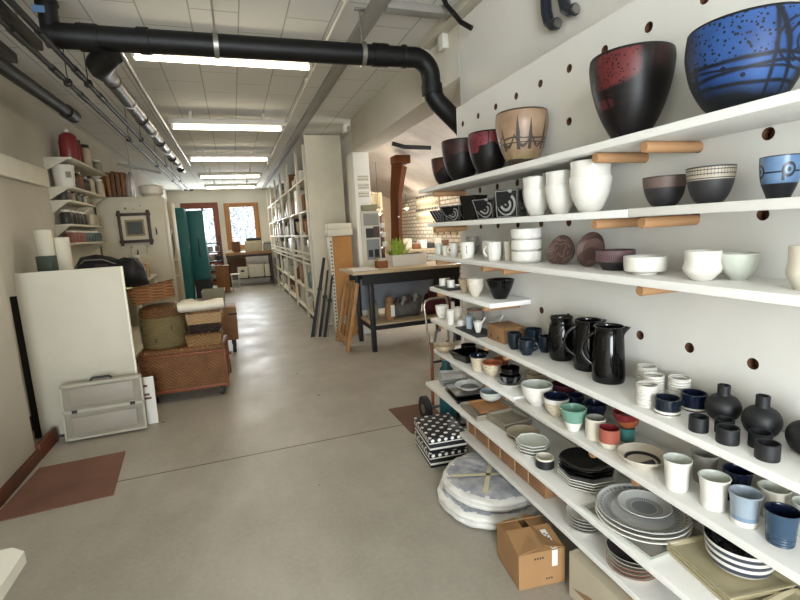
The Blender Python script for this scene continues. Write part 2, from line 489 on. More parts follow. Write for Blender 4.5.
# ------------------------------------------------------------------ lights
tube_m = emit('lit_tube', '#fff3da', 7.)
fix_m = M('fixture_white', '#d9d5ca', .5)
for i, (y, where) in enumerate(((3.79, 'nearest the camera, beside the black cross pipe'), (6.0, 'second from the camera'), (8.37, 'third from the camera'), (10.75, 'fourth from the camera'), (13.05, 'farthest, just before the back window'))):
    t = thing('fluorescent_light', 'lit white fluorescent ceiling light, ' + where, 'ceiling light', (.085, y, 2.795), 0, 'fluorescent lights along the ceiling')
    MB().box((0, 0, -.03), (1.28, .1, .06), bev=.006).box((-.4, 0, .04), (.03, .03, .09)).box((.4, 0, .04), (.03, .03, .09)).obj('housing', fix_m, t)
    MB().tube([(-.585, 0, -.095), (.585, 0, -.095)], .019, 16).obj('tube', tube_m, t)
    for sx in (-1, 1): MB().box((sx * .605, 0, -.08), (.03, .045, .07), bev=.005).obj('lamp_holder', fix_m, t)
    l = bpy.data.lights.new('tube_glow', 'AREA'); l.shape = 'RECTANGLE'; l.size = 1.16; l.size_y = .05; l.energy = 17; l.color = (1, .87, .69)
    lo = bpy.data.objects.new('tube_glow', l); COL.objects.link(lo); lo.location = (.07, y, 2.69)
l = bpy.data.lights.new('door_daylight', 'AREA'); l.shape = 'RECTANGLE'; l.size = 1.4; l.size_y = 2.1; l.energy = 125; l.color = (.86, .93, 1)
lo = bpy.data.objects.new('door_daylight', l); COL.objects.link(lo); lo.location = (-.5, -2.6, 1.3); lo.rotation_euler = (PI / 2, 0, 0)
lo.rotation_euler = (-PI / 2, 0, 0)
lo.rotation_euler = Vector((0, 1, 0)).to_track_quat('-Z', 'Y').to_euler()
for nm, sx, sz, p, e_ in (('window_daylight', .7, 1.1, (.33, 15.3, 1.76), 34), ('back_door_daylight', .7, 1.3, (-.87, 15.3, 1.65), 22)):
    l = bpy.data.lights.new(nm, 'AREA'); l.shape = 'RECTANGLE'; l.size = sx; l.size_y = sz; l.energy = e_; l.color = (.88, .95, 1)
    lo = bpy.data.objects.new(nm, l); COL.objects.link(lo); lo.location = p; lo.rotation_euler = Vector((0, -1, 0)).to_track_quat('-Z', 'Y').to_euler()
l = bpy.data.lights.new('annex_window_light', 'AREA'); l.shape = 'RECTANGLE'; l.size = .42; l.size_y = .28; l.energy = 22; l.color = (.92, .96, 1)
lo = bpy.data.objects.new('annex_window_light', l); COL.objects.link(lo); lo.location = (4.02, 7.1, 1.86); lo.rotation_euler = Vector((-1, 0, -.2)).to_track_quat('-Z', 'Y').to_euler()
l = bpy.data.lights.new('annex_fill', 'AREA'); l.size = .8; l.energy = 22; l.color = (1, .95, .88)  # unseen fill light added to brighten the neighbouring studio, without a lamp body
lo = bpy.data.objects.new('annex_fill', l); COL.objects.link(lo); lo.location = (3.4, 5.0, 2.2); lo.rotation_euler = Vector((-.05, 1, -.05)).to_track_quat('-Z', 'Y').to_euler()
w = bpy.data.worlds.new('World'); bpy.context.scene.world = w; w.use_nodes = True
bg = w.node_tree.nodes['Background']; sk = w.node_tree.nodes.new('ShaderNodeTexSky'); sk.sky_type = 'HOSEK_WILKIE'; sk.turbidity = 8
mx_ = w.node_tree.nodes.new('ShaderNodeMix'); mx_.data_type = 'RGBA'; mx_.inputs[0].default_value = .75; mx_.inputs[7].default_value = (1, 1, 1, 1)
w.node_tree.links.new(sk.outputs[0], mx_.inputs[6]); w.node_tree.links.new(mx_.outputs[2], bg.inputs[0]); bg.inputs[1].default_value = 1.6
# camera
cd = bpy.data.cameras.new('camera'); cd.sensor_width = 36; cd.lens = 464.29 * 36 / 800; cd.clip_start = .02
cam = bpy.data.objects.new('camera', cd); COL.objects.link(cam)
yw, pt, rl = math.radians(17.58 + 1.6), math.radians(8.8385), math.radians(-3.028)
fw = Vector((math.sin(yw) * math.cos(pt), math.cos(yw) * math.cos(pt), -math.sin(pt))); rt = Vector((math.cos(yw), -math.sin(yw), 0)); up = rt.cross(fw)
r2 = math.cos(rl) * rt + math.sin(rl) * up; u2 = -math.sin(rl) * rt + math.cos(rl) * up
cam.matrix_world = Matrix(((r2.x, u2.x, -fw.x, 0), (r2.y, u2.y, -fw.y, 0), (r2.z, u2.z, -fw.z, 1.45), (0, 0, 0, 1)))
bpy.context.scene.camera = cam
vs_ = bpy.context.scene.view_settings
vs_.view_transform = 'Standard'; vs_.look = 'None'; vs_.gamma = 1; vs_.use_curve_mapping = False; vs_.exposure = .88

# ================================================================== SHELVES AND PEGS
shelf_m = M('shelf_white', '#e6e5e0', .55, var=.03, vscale=4, bump=.03, bscale=30, stretch=(1, .1, 1))
peg_m = M('peg_beech', '#a47d57', .6, var=.1, vscale=20, stretch=(.1, 1, 1))


def shelf(label, y0, y1, z, xf=1.062, t=.024, xb=1.287):
    mb = MB().box((0, 0, 0), (xb - xf, y1 - y0, t), bev=.0025)
    o = mb.obj('wall_shelf', shelf_m, None, loc=S((xb + xf) / 2, (y0 + y1) / 2, z + t / 2), rz=SHELF_ROT)
    return tag(o, label, 'shelf', 'white board shelves on the pegs')


shelf('topmost long white board shelf carrying the big raku bowls', -.4, 2.84, 1.656)
shelf('near half of the second white shelf, under the dark and blue bowls', -.4, 1.105, 1.446)
shelf('far half of the second white shelf, under the tall white nested cups', 1.108, 2.72, 1.4445)
shelf('third long white shelf from the top, carrying white mugs and bowls', -.4, 2.725, 1.246)
shelf('short white shelf end with the black bowl, above the small pouring pots', 1.94, 2.72, 1.047)
shelf('long white shelf under the black pitchers and black vases', -.4, 2.73, .8445)
shelf('short far white shelf carrying black dishes and speckled cups', 1.745, 2.70, .648)
shelf('near white shelf under the blue and white tumblers and green bowl', -.4, 1.74, .639)
shelf('deep white shelf of plates, trays and the tall grey plate stack', -.4, 2.707, .436, xf=1.0)
shelf('lowest white shelf just above the floor boxes, with brown cartons', -.4, 2.34, .234)
PEG_Y = {1: [2.642, 1.273, 1.078], 2: [2.642, 1.273, 1.078], 3: [2.642, 2.055, 1.86, 1.078], 4: [2.642, 2.055], 5: [2.642, 2.055, 1.86, .296], 6: [2.642, 2.055, 1.86, 1.273, 1.078, .296], 7: [2.642, 1.86, 1.078, .296], 8: [2.25, 1.86, 1.078, .296]}
PEG_Z = {1: 1.638, 2: 1.4287, 3: 1.2285, 4: 1.0285, 5: .827, 6: .6225, 7: .4185, 8: .2165}
SHN = {1: 'topmost shelf', 2: 'second shelf from the top', 3: 'third shelf from the top', 4: 'short black-bowl shelf', 5: 'pitcher shelf', 6: 'tumbler shelf and the black-dish shelf', 7: 'deep plate shelf', 8: 'lowest shelf'}
for k, lst in PEG_Y.items():
    zt = {1: 1.656, 2: 1.4445, 3: 1.246, 4: 1.047, 5: .8445, 6: .639, 7: .436, 8: .234}[k]
    for i, y in enumerate(lst):
        r = .0163
        o = MB().tube([(-.205, 0, 0), (-.2, 0, 0), (.026, 0, 0)], [r * .88, r, r], 18).obj('shelf_peg', peg_m, None, loc=S(1.29, y, zt - r - .0008 - (0 if k != 6 or y < 1.7 else -.009)), rz=SHELF_ROT)
        if k == 6 and y > 1.7: o.location.z = .648 - r - .0008
        tag(o, 'round beech peg under the %s, %s' % (SHN[k], ['farthest along it', 'second from the far end', 'third from the far end', 'fourth from the far end', 'fifth from the far end', 'nearest along it'][i]), 'peg', 'beech pegs in the board')

# ------------------------------------------------------------------ glazes
white_g = M('white_glaze', '#d8d5cc', .28, var=.03, vscale=9, bump=.02, bscale=60)
pale_g = M('pale_celadon_glaze', '#c6cabf', .25, var=.05, vscale=8)
ivory_g = M('ivory_glaze', '#cfc8b7', .3, var=.06, vscale=10)
beige_g = M('beige_stoneware', '#a7957a', .5, var=.14, vscale=25)
grey_g = M('grey_stoneware', '#8d8a82', .45, var=.12, vscale=18)
black_g = M('black_glaze', '#060607', .07, spec=.5)
black_m = M('matt_black_clay', '#1b1c1e', .5, var=.1, vscale=20)
dark_m = M('dark_clay', '#2b2a2b', .6, var=.15, vscale=30)
navy_g = M('navy_glaze', '#131a2e', .15, var=.2, vscale=14)
teal_dk = M('blue_black_glaze', '#18212b', .16, var=.25, vscale=14)
blue_g = M('slate_blue_glaze', '#30465b', .25, var=.12, vscale=9)
lblue_g = M('pale_blue_glaze', '#8f9ba5', .28, var=.1, vscale=8)
mint_g = M('mint_glaze', '#6c9482', .2, var=.12, vscale=9)
coral_g = M('coral_glaze', '#985344', .3, var=.1, vscale=12)
red_g = M('red_glaze', '#74282b', .18, var=.15, vscale=12)
orange_g = M('orange_glaze', '#9c5636', .3, var=.12, vscale=12)
teal_g = M('teal_glaze', '#3f7670', .3, var=.12, vscale=12)
maroon_g = M('maroon_glaze', '#3b1a20', .2, var=.2, vscale=10)
brown_c = M('brown_clay', '#4b3834', .6, var=.18, vscale=22)
speck_g = M('speckled_glaze', '#c9bda4', .4, fn=lambda e: e.mix(e.voro(120).lt(.24), e.mix(e.noise(12), '#cdc2ab', '#b7a98e'), '#5d4a36'))
plum_c = M('plum_clay', '#5d4548', .55, fn=lambda e: e.mix(((e.u * 60).fr().lt(.35) * e.v.gt(.55) * e.v.lt(.8)), e.mix(e.noise(20), '#5b4447', '#6d5254'), '#4a363a'))
ridged_w = M('ridged_white_glaze', '#cfccc3', .35, var=.04, bump=.35, bfn=lambda e: (e.z * 700.0).sin())
ridged_g = M('ribbed_blue_glaze', '#2e4459', .25, var=.1, bump=.4, bfn=lambda e: (e.z * 900.0).sin())


# decorated raku bowls: u runs round the pot, v up the outline
def lines(e, spec, w=.012):
    r = None; wob = (e.noise(7) - .5) * .06
    for a, b, *k in spec:
        q = (e.v - (e.u * b + a) + wob).ab().lt(k[0] if k else w); r = q if r is None else r.mx(q)
    return r


def verts_(e, us, w=.006, v0=0., v1=1.):
    r = None; wob = (e.noise(6) - .5) * .03
    for u in us:
        q = (e.u + wob - u).ab().lt(w); r = q if r is None else r.mx(q)
    return r * e.v.gt(v0) * e.v.lt(v1)


def raku(name, base, base2, rim, dots=True, black_lo=.2, lo=.5, patch=None, us=(), ls=()):
    def fn(e):
        c = e.mix(e.ramp(e.noise(9, 4), .3, .7), base, base2)
        if patch:
            blot = (e.noise(5.5, 2) + (e.v - .62) * .55).gt(patch); c = e.mix(blot, '#141110', c)
        if dots: c = e.mix(e.voro(75).lt(.27) * e.v.gt(lo + .02) * e.noise(8).gt(.42), c, '#15130f')
        if ls: c = e.mix(lines(e, ls) * e.v.lt(lo + .03), c, '#121110')
        if us: c = e.mix(verts_(e, us, .005, black_lo), c, '#141210')
        blk = (e.v + (e.noise(8) - .5) * .12).lt(black_lo)
        c = e.mix(blk.mx(e.v.gt(.965)), c, '#141212')
        return c
    return M(name, base, .45, fn=fn, spec=.3)


def soft(e, d, w): return e.ramp(d.ab(), w, w * .35)


def blue_fn(e):
    n = (e.noise(9) - .5) * .07; u, v = e.u, e.v + n
    c = e.mix(e.ramp(e.noise(5, 3), .35, .7), '#19376a', '#3c639f')
    c = e.mix(e.voro(110).lt(.32) * e.v.gt(.5) * e.noise(9).gt(.4), c, '#101318')
    k = soft(e, v - .49 - u * .02, .034).mx(soft(e, v - .37 - (u - .5) * .3, .03)).mx(soft(e, v - .25 + (u - .6) * .1, .03)).mx(soft(e, v - .42 + (u - .55) * .3, .022))
    r = (((u - .78) * 2.6).pw(2.0) + (v - .62).pw(2.0)).pw(.5)
    k = k.mx(soft(e, u - .675 + n * .4, .009)).mx(soft(e, u - .715 + n * .3 + (v - .5) * .08, .014)).mx(soft(e, (r * 13.0).fr() - .5, .24) * r.lt(.30))
    k = k.mx(soft(e, u - .445 - (v - .4) * .05, .014) * v.lt(.55)).mx(((e.voro(28).lt(.2)) * v.gt(.3) * v.lt(.46)))
    c = e.mix(k * .95, c, '#0c0e12')
    c = e.mix(e.ramp(e.noise(4) * .3 + v, .46, .28), c, '#101318')
    c = e.mix(e.ramp((u - .61).ab() + (e.noise(6) - .5) * .12, .135, .20), c, '#11151b')
    return e.mix(e.v.gt(.97), c, '#101214')


def red_fn(e):
    n = (e.noise(9) - .5) * .09; u, v = e.u, e.v + n
    base = e.mix(e.ramp(e.noise(7), .3, .7), '#0f0d0e', '#1b1413')
    a = e.ramp(v - (u - .50) * .9, .60, .66) * e.ramp((u - .475).ab() + n * .4, .10, .07)
    b = e.ramp(v, .30, .36) * e.ramp(v, .52, .46) * e.ramp((u - .40).ab(), .06, .045)
    c = e.mix((a + b * .6).mn(1.0), base, e.mix(e.noise(14), '#451a1b', '#682b2b'))
    c = e.mix(e.ramp(v, .72, .8) * e.ramp((u - .64).ab(), .05, .03) * .5, c, '#3c1716')
    c = e.mix(e.voro(100).lt(.3) * e.noise(10).gt(.38), c, '#0d0b0b')
    k = soft(e, v - .58 - (u - .5) * .3, .04).mx(soft(e, v - .46 + (u - .5) * .2, .03)).mx(soft(e, v - .36 - (u - .5) * .2, .03)).mx(soft(e, u - .585 + n * .3, .016)).mx(soft(e, u - .62 + n * .3, .012)).mx(soft(e, u - .425 + (v - .4) * .1, .01) * v.lt(.55))
    c = e.mix(k * .9, c, '#0a090a')
    return e.mix(e.v.gt(.97), c, '#121010')


raku_blue = M('blue_raku', '#2c56a4', .5, fn=blue_fn, spec=.35)
raku_red = M('red_raku', '#5c2524', .42, fn=red_fn, spec=.35)
raku_rose = raku('rose_raku', '#7d353b', '#57242b', '#111111', True, .12, .6, .45, tuple(k / 6 for k in range(6)), [(.6, -.2, .03), (.4, .1, .03)])
raku_dark = raku('smoked_raku', '#4a2a24', '#211718', '#111111', False, .15, .5, .45, (), [(.7, 0, .012)])
raku_brown = raku('brown_raku', '#54301f', '#2b1a17', '#111111', False, .15, .5, .4, (), [(.6, .05, .015)])


def tan_fn(e):
    c = e.mix(e.ramp(e.noise(11, 5), .3, .7), '#7a6049', '#9b826a')
    city = None
    for u, h_, w_ in ((.06, .88, .012), (.17, .7, .016), (.29, .9, .014), (.36, .84, .012), (.47, .72, .012), (.58, .9, .013), (.66, .84, .012), (.77, .86, .013), (.88, .7, .015), (.95, .9, .012)):
        k = (e.u - u).ab().lt(((-e.v + h_) * .04).mn(w_)) * e.v.gt(.3); city = k if city is None else city.mx(k)
    arch = ((e.u * 9).fr() - .5).pw(2.0) * 3.0
    city = city.mx((e.v - (arch * .25 + .36)).ab().lt(.03)).mx((e.v - .5 - (e.noise(9) - .5) * .1).ab().lt(.014)).mx((e.v - .42).ab().lt(.01)) * e.noise(26).gt(.3)
    c = e.mix(city, c, '#3a322b'); c = e.mix(e.v.lt(.3) * e.noise(30).gt(.5), c, '#8b7a58')
    return e.mix((e.v + (e.noise(9) - .5) * .1).lt(.14).mx(e.v.gt(.97)), c, '#3c2d22')


raku_tan = M('tan_city_raku', '#b58a66', .42, fn=tan_fn, coat=.05)


def bc_fn(e):
    r = ((e.u * 4).fr() - .5) * 1.7; q = (e.v - .66) * 2.2; d = (r * r + q * q)
    fig = d.near(.1, .045).mx(d.lt(.012)).mx(((e.u * 4).fr() - .34).ab().lt(.05) * e.v.gt(.42) * e.v.lt(.6)).mx((e.v - .62).ab().lt(.02) * d.gt(.12))
    c = e.mix(e.ramp(e.noise(14), .3, .7), '#4d6a8c', '#6d89a8'); c = e.mix(fig, c, '#1c2530')
    return e.mix(e.v.lt(.36).mx(e.v.gt(.975)), c, '#17191d')


blue_cup_m = M('blue_painted_cup', '#6f8db0', .3, fn=bc_fn)
bowlA_m = M('brown_band_bowl', '#2b2a2b', .55, fn=lambda e: e.mix(e.v.gt(.62) * e.v.lt(.96), e.mix(e.noise(30), '#242325', '#333133'), e.mix(e.noise(25), '#6d5a52', '#574843')))
bowlB_m = M('lined_band_bowl', '#2b2a2b', .5, fn=lambda e: e.mix((e.v.gt(.64) * e.v.lt(.96)) * (((e.v * 9).fr().lt(.22)).mx((e.u * 46).fr().lt(.13) * e.v.gt(.74)) * -1.0 + 1.0), e.mix(e.noise(30), '#242325', '#353436'), '#a29887'))


def swirl_fn(e):
    a, b = e.u - .5, e.v - .5; r = (a * a + b * b).pw(.5); th = b.at2(a); r = r + (e.noise(9) - .5) * .12
    s_ = ((r * 5.0 + th / 6.2832).fr().gt(.5)) * r.lt(.42) * r.gt(.04) * ((th + e.noise(5) * 6.0).sin().gt(-.55))
    s_ = s_.mx((a.ab().mx(b.ab()) + (e.noise(20) - .5) * .05).near(.46, .014)).mx((e.noise(13, 2).gt(.62)) * r.gt(.40))
    return e.mix(s_, '#101114', '#84837f')


swirl_m = M('black_white_swirl', '#101114', .2, fn=swirl_fn)
stripes_m = M('black_grey_stripes', '#18181b', .25, fn=lambda e: e.mix((e.u * 5 + (e.noise(12) - .5) * 1.2).fr().gt(.62), '#141519', '#6f7073'))

# ------------------------------------------------------------------ topmost shelf: raku bowls
Z1, Z2, Z2F, Z3, Z4, Z5, Z6F, Z6, Z7, Z8 = 1.680, 1.470, 1.4685, 1.270, 1.071, .8685, .672, .663, .460, .258
G = 'big raku bowls on the topmost shelf'
pot('raku_bowl', 'small brown raku bowl at the far end of the topmost shelf', 'bowl', 1.18, 2.67, Z1, .086, .165, 'bowl', [raku_brown, black_m], inner=1, group=G, wall=.007)
pot('raku_bowl', 'dark smoky raku bowl, second from the far end of the topmost shelf', 'bowl', 1.18, 2.45, Z1, .108, .227, 'bowl', [raku_dark, black_m], inner=1, group=G, wall=.007)
pot('raku_bowl', 'rose and black raku bowl behind the tan bowl with city drawing', 'bowl', 1.18, 2.135, Z1, .102, .206, 'deep', [raku_rose, black_m], inner=1, group=G, wall=.007)
pot('raku_bowl', 'tan bowl with a dark drawing of towers and bridges', 'bowl', 1.18, 1.84, Z1, .112, .232, 'deep', [raku_tan, beige_g], inner=1, group=G, wall=.007, rz=20)
pot('raku_bowl', 'big glossy black bowl with a red speckled patch', 'bowl', 1.17, 1.218, Z1, .120, .250, [(.36, 0), (.52, .12), (.76, .36), (.93, .64), (1, .88), (.98, 1)], [raku_red, black_m], inner=1, group=G, wall=.007, seg=56, rz=35)
pot('raku_bowl', 'big bright blue bowl with black speckles and brushed lines, at the frame edge', 'bowl', 1.165, .862, Z1, .124, .195, [(.45, 0), (.66, .12), (.88, .38), (.985, .66), (1, .8), (.97, 1)], [raku_blue, navy_g], inner=1, group=G, wall=.007, seg=56)

# ------------------------------------------------------------------ second shelf
def dish(name, label, cat, X_, Y_, z, b, t, h, mats, rz=0., group=None, wall=.006, mi=1, lean=None):
    o = MB().sqdish(b, t, h, wall, 0, mi).xf(rot=lean or (0, 0, 0)).obj(name, mats, None, loc=S(X_, Y_, z), rz=SHELF_ROT + math.radians(rz), smooth=20)
    return tag(o, label, cat, group)


G = 'black square dishes on the second shelf'
dish('square_dish', 'low black flared dish at the far end of the second shelf', 'dish', 1.14, 2.635, Z2F, .032, .062, .072, [stripes_m, black_g], 20, G)
dish('square_dish', 'black flared dish with white brush swirls, second from the far end', 'dish', 1.15, 2.445, Z2F, .042, .078, .088, [swirl_m, black_g], 22, G)
dish('square_vase', 'plain black square vase among the swirl painted dishes', 'vase', 1.15, 2.255, Z2F, .036, .052, .128, [black_g, black_g], 24, G)
dish('square_dish', 'black square dish with white swirls, right of the plain black vase', 'dish', 1.145, 2.065, Z2F, .045, .066, .098, [swirl_m, black_g], 26, G)
dish('square_vase', 'tall black square vase with a white spiral, beside the white cups', 'vase', 1.14, 1.87, Z2F, .050, .055, .122, [swirl_m, black_g], 36, G)
G = 'tall white nested cups'
for i, (y, R_, H_, nm) in enumerate(((1.699, .059, .156, 'far'), (1.544, .058, .159, 'middle'), (1.382, .070, .174, 'near, largest'))):
    pot('white_cup', 'lower white cup of the %s nested white pair on the second shelf' % nm, 'cup', 1.16, y, Z2F, R_, H_ * .70, [(.42, 0), (.6, .11), (.85, .42), (1, .85), (1, 1)], white_g, group=G)
    pot('white_cup', 'upper white cup sitting in the %s nested white pair on the second shelf' % nm, 'cup', 1.16, y, Z2F, R_, H_, [(.36, .16), (.42, .22), (.78, .42), (.93, .6), (.945, .7), (.955, .735), (.93, .86), (.97, 1)], white_g, group=G)
pot('brown_band_bowl', 'dark round bowl with a plain brown band under the rim', 'bowl', 1.19, 1.100, Z2 + .001, .059, .086, 'hemi', [bowlA_m, dark_m], inner=1)
pot('lined_bowl', 'dark round bowl with fine cream lines under the rim', 'bowl', 1.18, .947, Z2, .057, .094, 'hemi', [bowlB_m, dark_m], inner=1)
pot('painted_cup', 'pale blue cup with a black brushed ring motif and black foot', 'cup', 1.17, .769, Z2, .040, .094, [(.56, 0), (.62, .1), (.86, .38), (.97, .7), (1, 1)], [blue_cup_m, navy_g], inner=1, rz=12)

# ------------------------------------------------------------------ third shelf
pot('glass_cup', 'pale bluish cup at the far end of the third shelf', 'cup', 1.12, 2.68, Z3, .027, .068, 'tumb', pale_g)
pot('small_cup', 'small beige cup beside the pale cup at the far end of the third shelf', 'cup', 1.112, 2.565, Z3, .021, .059, 'tumb', ivory_g)
MUG = [('farthest white mug on the third shelf, handle to the left', 1.128, 2.473, .024, .073, 122), ('white mug with a dark mark, second of the row of mugs', 1.096, 2.234, .037, .085, 62), ('white mug half hidden between two mugs on the third shelf', 1.175, 2.15, .033, .088, 40), ('nearest white mug on the third shelf, handle to the left', 1.110, 1.977, .033, .089, 128)]
mark_m = M('white_glaze_marked', '#dedbd1', .28, fn=lambda e: e.mix((e.u - .66).ab().lt(.012) * (e.v - .5).ab().lt(.3) * e.noise(90).gt(.42), '#dedbd1', '#595650'))
for i, (lb, x, y, R_, H_, az) in enumerate(MUG):
    pot('white_mug', lb, 'mug', x, y, Z3, R_, H_, 'mug', [mark_m if i == 1 else white_g, white_g], group='white mugs on the third shelf', handle=(az, .2 * H_, .82 * H_, .026, .0055))
pot('white_mug', 'straight cream cup between the mugs and the stack of white bowls', 'cup', 1.168, 1.945, Z3, .024, .090, 'tumb', ivory_g)
for i in range(2):
    pot('grey_bowl', ['lower', 'upper'][i] + ' of two small grey bowls stacked behind the white mugs', 'bowl', 1.245, 2.47, Z3 + i * .05, .035, .055, 'bowl', grey_g, group='grey bowls behind the mugs')
for i in range(3):
    pot('straight_bowl', ['lowest', 'middle', 'topmost'][i] + ' of three straight white bowls stacked on the third shelf', 'bowl', 1.16, 1.783, Z3 + i * .0485, .064, .0495, [(.72, 0), (.8, .04), (.95, .2), (1, .35), (1, 1)], white_g, group='stacked straight white bowls')


def disc_leaning(name, label, X_, Y_, z, R_, mats, leaf=False, rz=0., tilt=78):
    pr = [(0, .012, 1), (.5 * R_, .011, 1), (.72 * R_, .012, 1), (.78 * R_, .017, 1), (.95 * R_, .024, 1), (R_, .027, 0), (R_, .023, 0), (.8 * R_, .006, 0), (.55 * R_, 0, 0), (0, 0, 0)]
    wob = (lambda a, z_: 1 - (.22 * abs(math.cos(a)) ** 2 * (1 if leaf else 0)) + (.05 * math.cos(3 * a) if leaf else 0)) if leaf else None
    mb = MB().lathe(pr, 40, wob=wob).xf(rot=(0, -math.radians(tilt), 0))
    lo = min(v.co.z for v in mb.bm.verts); mb.xf(loc=(0, 0, -lo + .0005))
    return tag(mb.obj(name, mats, None, loc=S(X_, Y_, z), rz=SHELF_ROT + math.radians(rz)), label, 'plate', 'brown plates leaning on the board')


def ring_fn(e):
    r = (e.x * e.x + e.y * e.y + e.z * e.z).pw(.5)
    return e.mix((r * 90.0).sin().gt(.2), e.mix(e.noise(30), '#4a3733', '#5b4640'), '#6d5650')


leaf_m = M('leaf_plate', '#4b3834', .5, fn=lambda e: e.mix((e.noise(14, 1) * 9.0).fr().lt(.3), e.mix(e.noise(24), '#3f2d2a', '#5a443d'), '#715a50'))
disc_leaning('leaf_plate', 'dark brown leaf-shaped plate leaning at the back of the third shelf', 1.222, 1.60, Z3, .076, [brown_c, leaf_m], True, 6, 76)
disc_leaning('round_plate', 'dark brown round plate with rings leaning behind the plum bowl', 1.225, 1.432, Z3, .065, [brown_c, M('ringed_brown_plate', '#4b3834', .5, fn=ring_fn)], False, 6, 76)
pot('plum_bowl', 'low plum brown bowl with a stamped band and dark foot', 'bowl', 1.185, 1.285, Z3, .062, .066, [(.62, 0), (.7, .1), (.86, .36), (.97, .44), (1, .5), (1, 1)], [plum_c, dark_m, brown_c], [(.45, 1), (1, 0)], inner=2)
pot('low_white_bowl', 'low wide white bowl on a small foot, third shelf', 'bowl', 1.150, 1.123, Z3, .062, .054, [(.55, 0), (.57, .13), (.9, .2), (.97, .4), (1, 1)], white_g)
pot('spout_bowl', 'round white waisted bowl with a pouring lip, third shelf', 'bowl', 1.142, .927, Z3, .045, .077, 'cupw', white_g, spout=(150, .007, .013))
pot('pale_bowl', 'pale grey-white round bowl right of the waisted white bowl', 'bowl', 1.205, .875, Z3, .044, .068, 'bowl', pale_g)
pot('cream_pot', 'creamy waisted pot cut by the right edge of the photo', 'pot', 1.146, .684, Z3, .037, .095, 'cupw', ivory_g)

# ------------------------------------------------------------------ short shelf
MB().box((0, 0, .006), (.11, .22, .012), bev=.003).obj('slate_tray', dark_m, None, loc=S(1.135, 2.575, Z4), rz=SHELF_ROT)
tag(bpy.data.objects['slate_tray'], 'black tray under two tiny white cups on the short shelf', 'tray')
pot('tiny_cup', 'far tiny white cup on the black tray', 'cup', 1.115, 2.63, Z4 + .0125, .021, .042, 'cyl', white_g, group='tiny white cups on the black tray')
pot('tiny_cup', 'near tiny white cup on the black tray', 'cup', 1.125, 2.53, Z4 + .0125, .022, .040, 'cyl', white_g, group='tiny white cups on the black tray')
pot('beige_bowl', 'beige flared bowl left of the cream bowl on the short shelf', 'bowl', 1.130, 2.352, Z4, .035, .076, 'flare', beige_g)
pot('cream_bowl', 'cream ridged bowl between the beige and the black bowl', 'bowl', 1.113, 2.188, Z4, .045, .095, [(.42, 0), (.46, .08), (.74, .3), (.9, .55), (.97, .7), (.93, .78), (1, .95), (1, 1)], ivory_g)
pot('black_bowl', 'wide glossy black bowl at the near end of the short shelf', 'bowl', 1.183, 2.055, Z4, .072, .096, 'flare', black_g)

# ------------------------------------------------------------------ pitcher shelf
spot_w = M('spotted_white_glaze', '#dedbd1', .3, fn=lambda e: e.mix(e.voro(60).lt(.2), '#dcd8cc', '#4a423a'))
pot('spotted_pot', 'round white pot with dark spots at the far end of the pitcher shelf', 'pot', 1.118, 2.665, Z5, .042, .085, 'bowl', spot_w)
pot('cream_jug', 'cream lidless jug behind the slim white jug at the far end', 'jug', 1.165, 2.53, Z5, .032, .088, 'tumb', ivory_g, handle=(120, .02, .07, .022, .005))
pot('slim_jug', 'slim white jug in front of the cream jug, pitcher shelf', 'jug', 1.092, 2.475, Z5, .026, .087, 'tumb', white_g, spout=(200, .012, .01))
pot('tiny_bowl', 'very small white bowl between the slim jug and the grey bowls', 'bowl', 1.125, 2.405, Z5, .023, .035, 'cyl', white_g)
for i in range(2):
    pot('grey_bowl', ['lower', 'upper reddish-rimmed'][i] + ' of two grey bowls nested behind the pale blue cup', 'bowl', 1.225, 2.42, Z5 + i * .026, .05, .062, 'bowl', [grey_g, orange_g], [(.93, 0), (1, 1)] if i else None, group='nested grey bowls by the brown box')
MB().box((0, 0, .004), (.125, .27, .008), bev=.002).obj('slate_board', dark_m, None, loc=S(1.135, 2.24, Z5), rz=SHELF_ROT)
tag(bpy.data.objects['slate_board'], 'flat dark slate board under the pale blue cup', 'board')
pot('blue_cup', 'pale blue cup standing on the dark slate board', 'cup', 1.121, 2.293, Z5 + .0085, .023, .066, 'tumb', lblue_g)
pot('mortar_cup', 'white cup holding a spoon on the dark slate board', 'cup', 1.121, 2.186, Z5 + .0085, .026, .058, 'flare', white_g)
pot('mortar_dish', 'shallow white dish holding a spoon behind the brown box', 'dish', 1.235, 2.20, Z5, .033, .048, 'bowl', white_g)
for lb, p, az in (('white spoon leaning out of the white cup on the slate board', S(1.118, 2.186, Z5 + .02), -35), ('white spoon leaning out of the shallow dish behind the brown box', S(1.235, 2.20, Z5 + .016), -40)):
    a = math.radians(az); d = Vector((math.cos(a), math.sin(a), 0))
    mb = MB().tube([d * -.006 + Vector((0, 0, .0)), d * .02 + Vector((0, 0, .035)), d * .042 + Vector((0, 0, .07))], [.007, .004, .005], 10)
    tag(mb.obj('spoon', white_g, None, loc=p), lb, 'spoon', 'white spoons')
kraft = M('kraft_card', '#8f6c48', .8, var=.12, vscale=8, bump=.04)
wood_box = thing('brown_box', 'small brown box left of the dark blue cups', 'box', S(1.182, 2.005, Z5), SHELF_ROT)
MB().box((0, 0, .038), (.125, .155, .076), bev=.003).obj('carton', kraft, wood_box)
for y in (-.03, .035): MB().tube([(-.0632, y, .022), (-.0618, y, .022)], .007, 12).obj('finger_hole', dark_m, wood_box)
CUPS = [('dark blue cup at the left of the group beside the brown box', 1.126, 1.835, .033, .076, 95), ('dark blue cup in front of the group, handle to the right', 1.120, 1.728, .036, .068, -40), ('dark blue cup at the back of the group beside the brown box', 1.225, 1.835, .041, .082, 60), ('dark blue cup half hidden behind the first black pitcher', 1.215, 1.725, .033, .071, -60)]
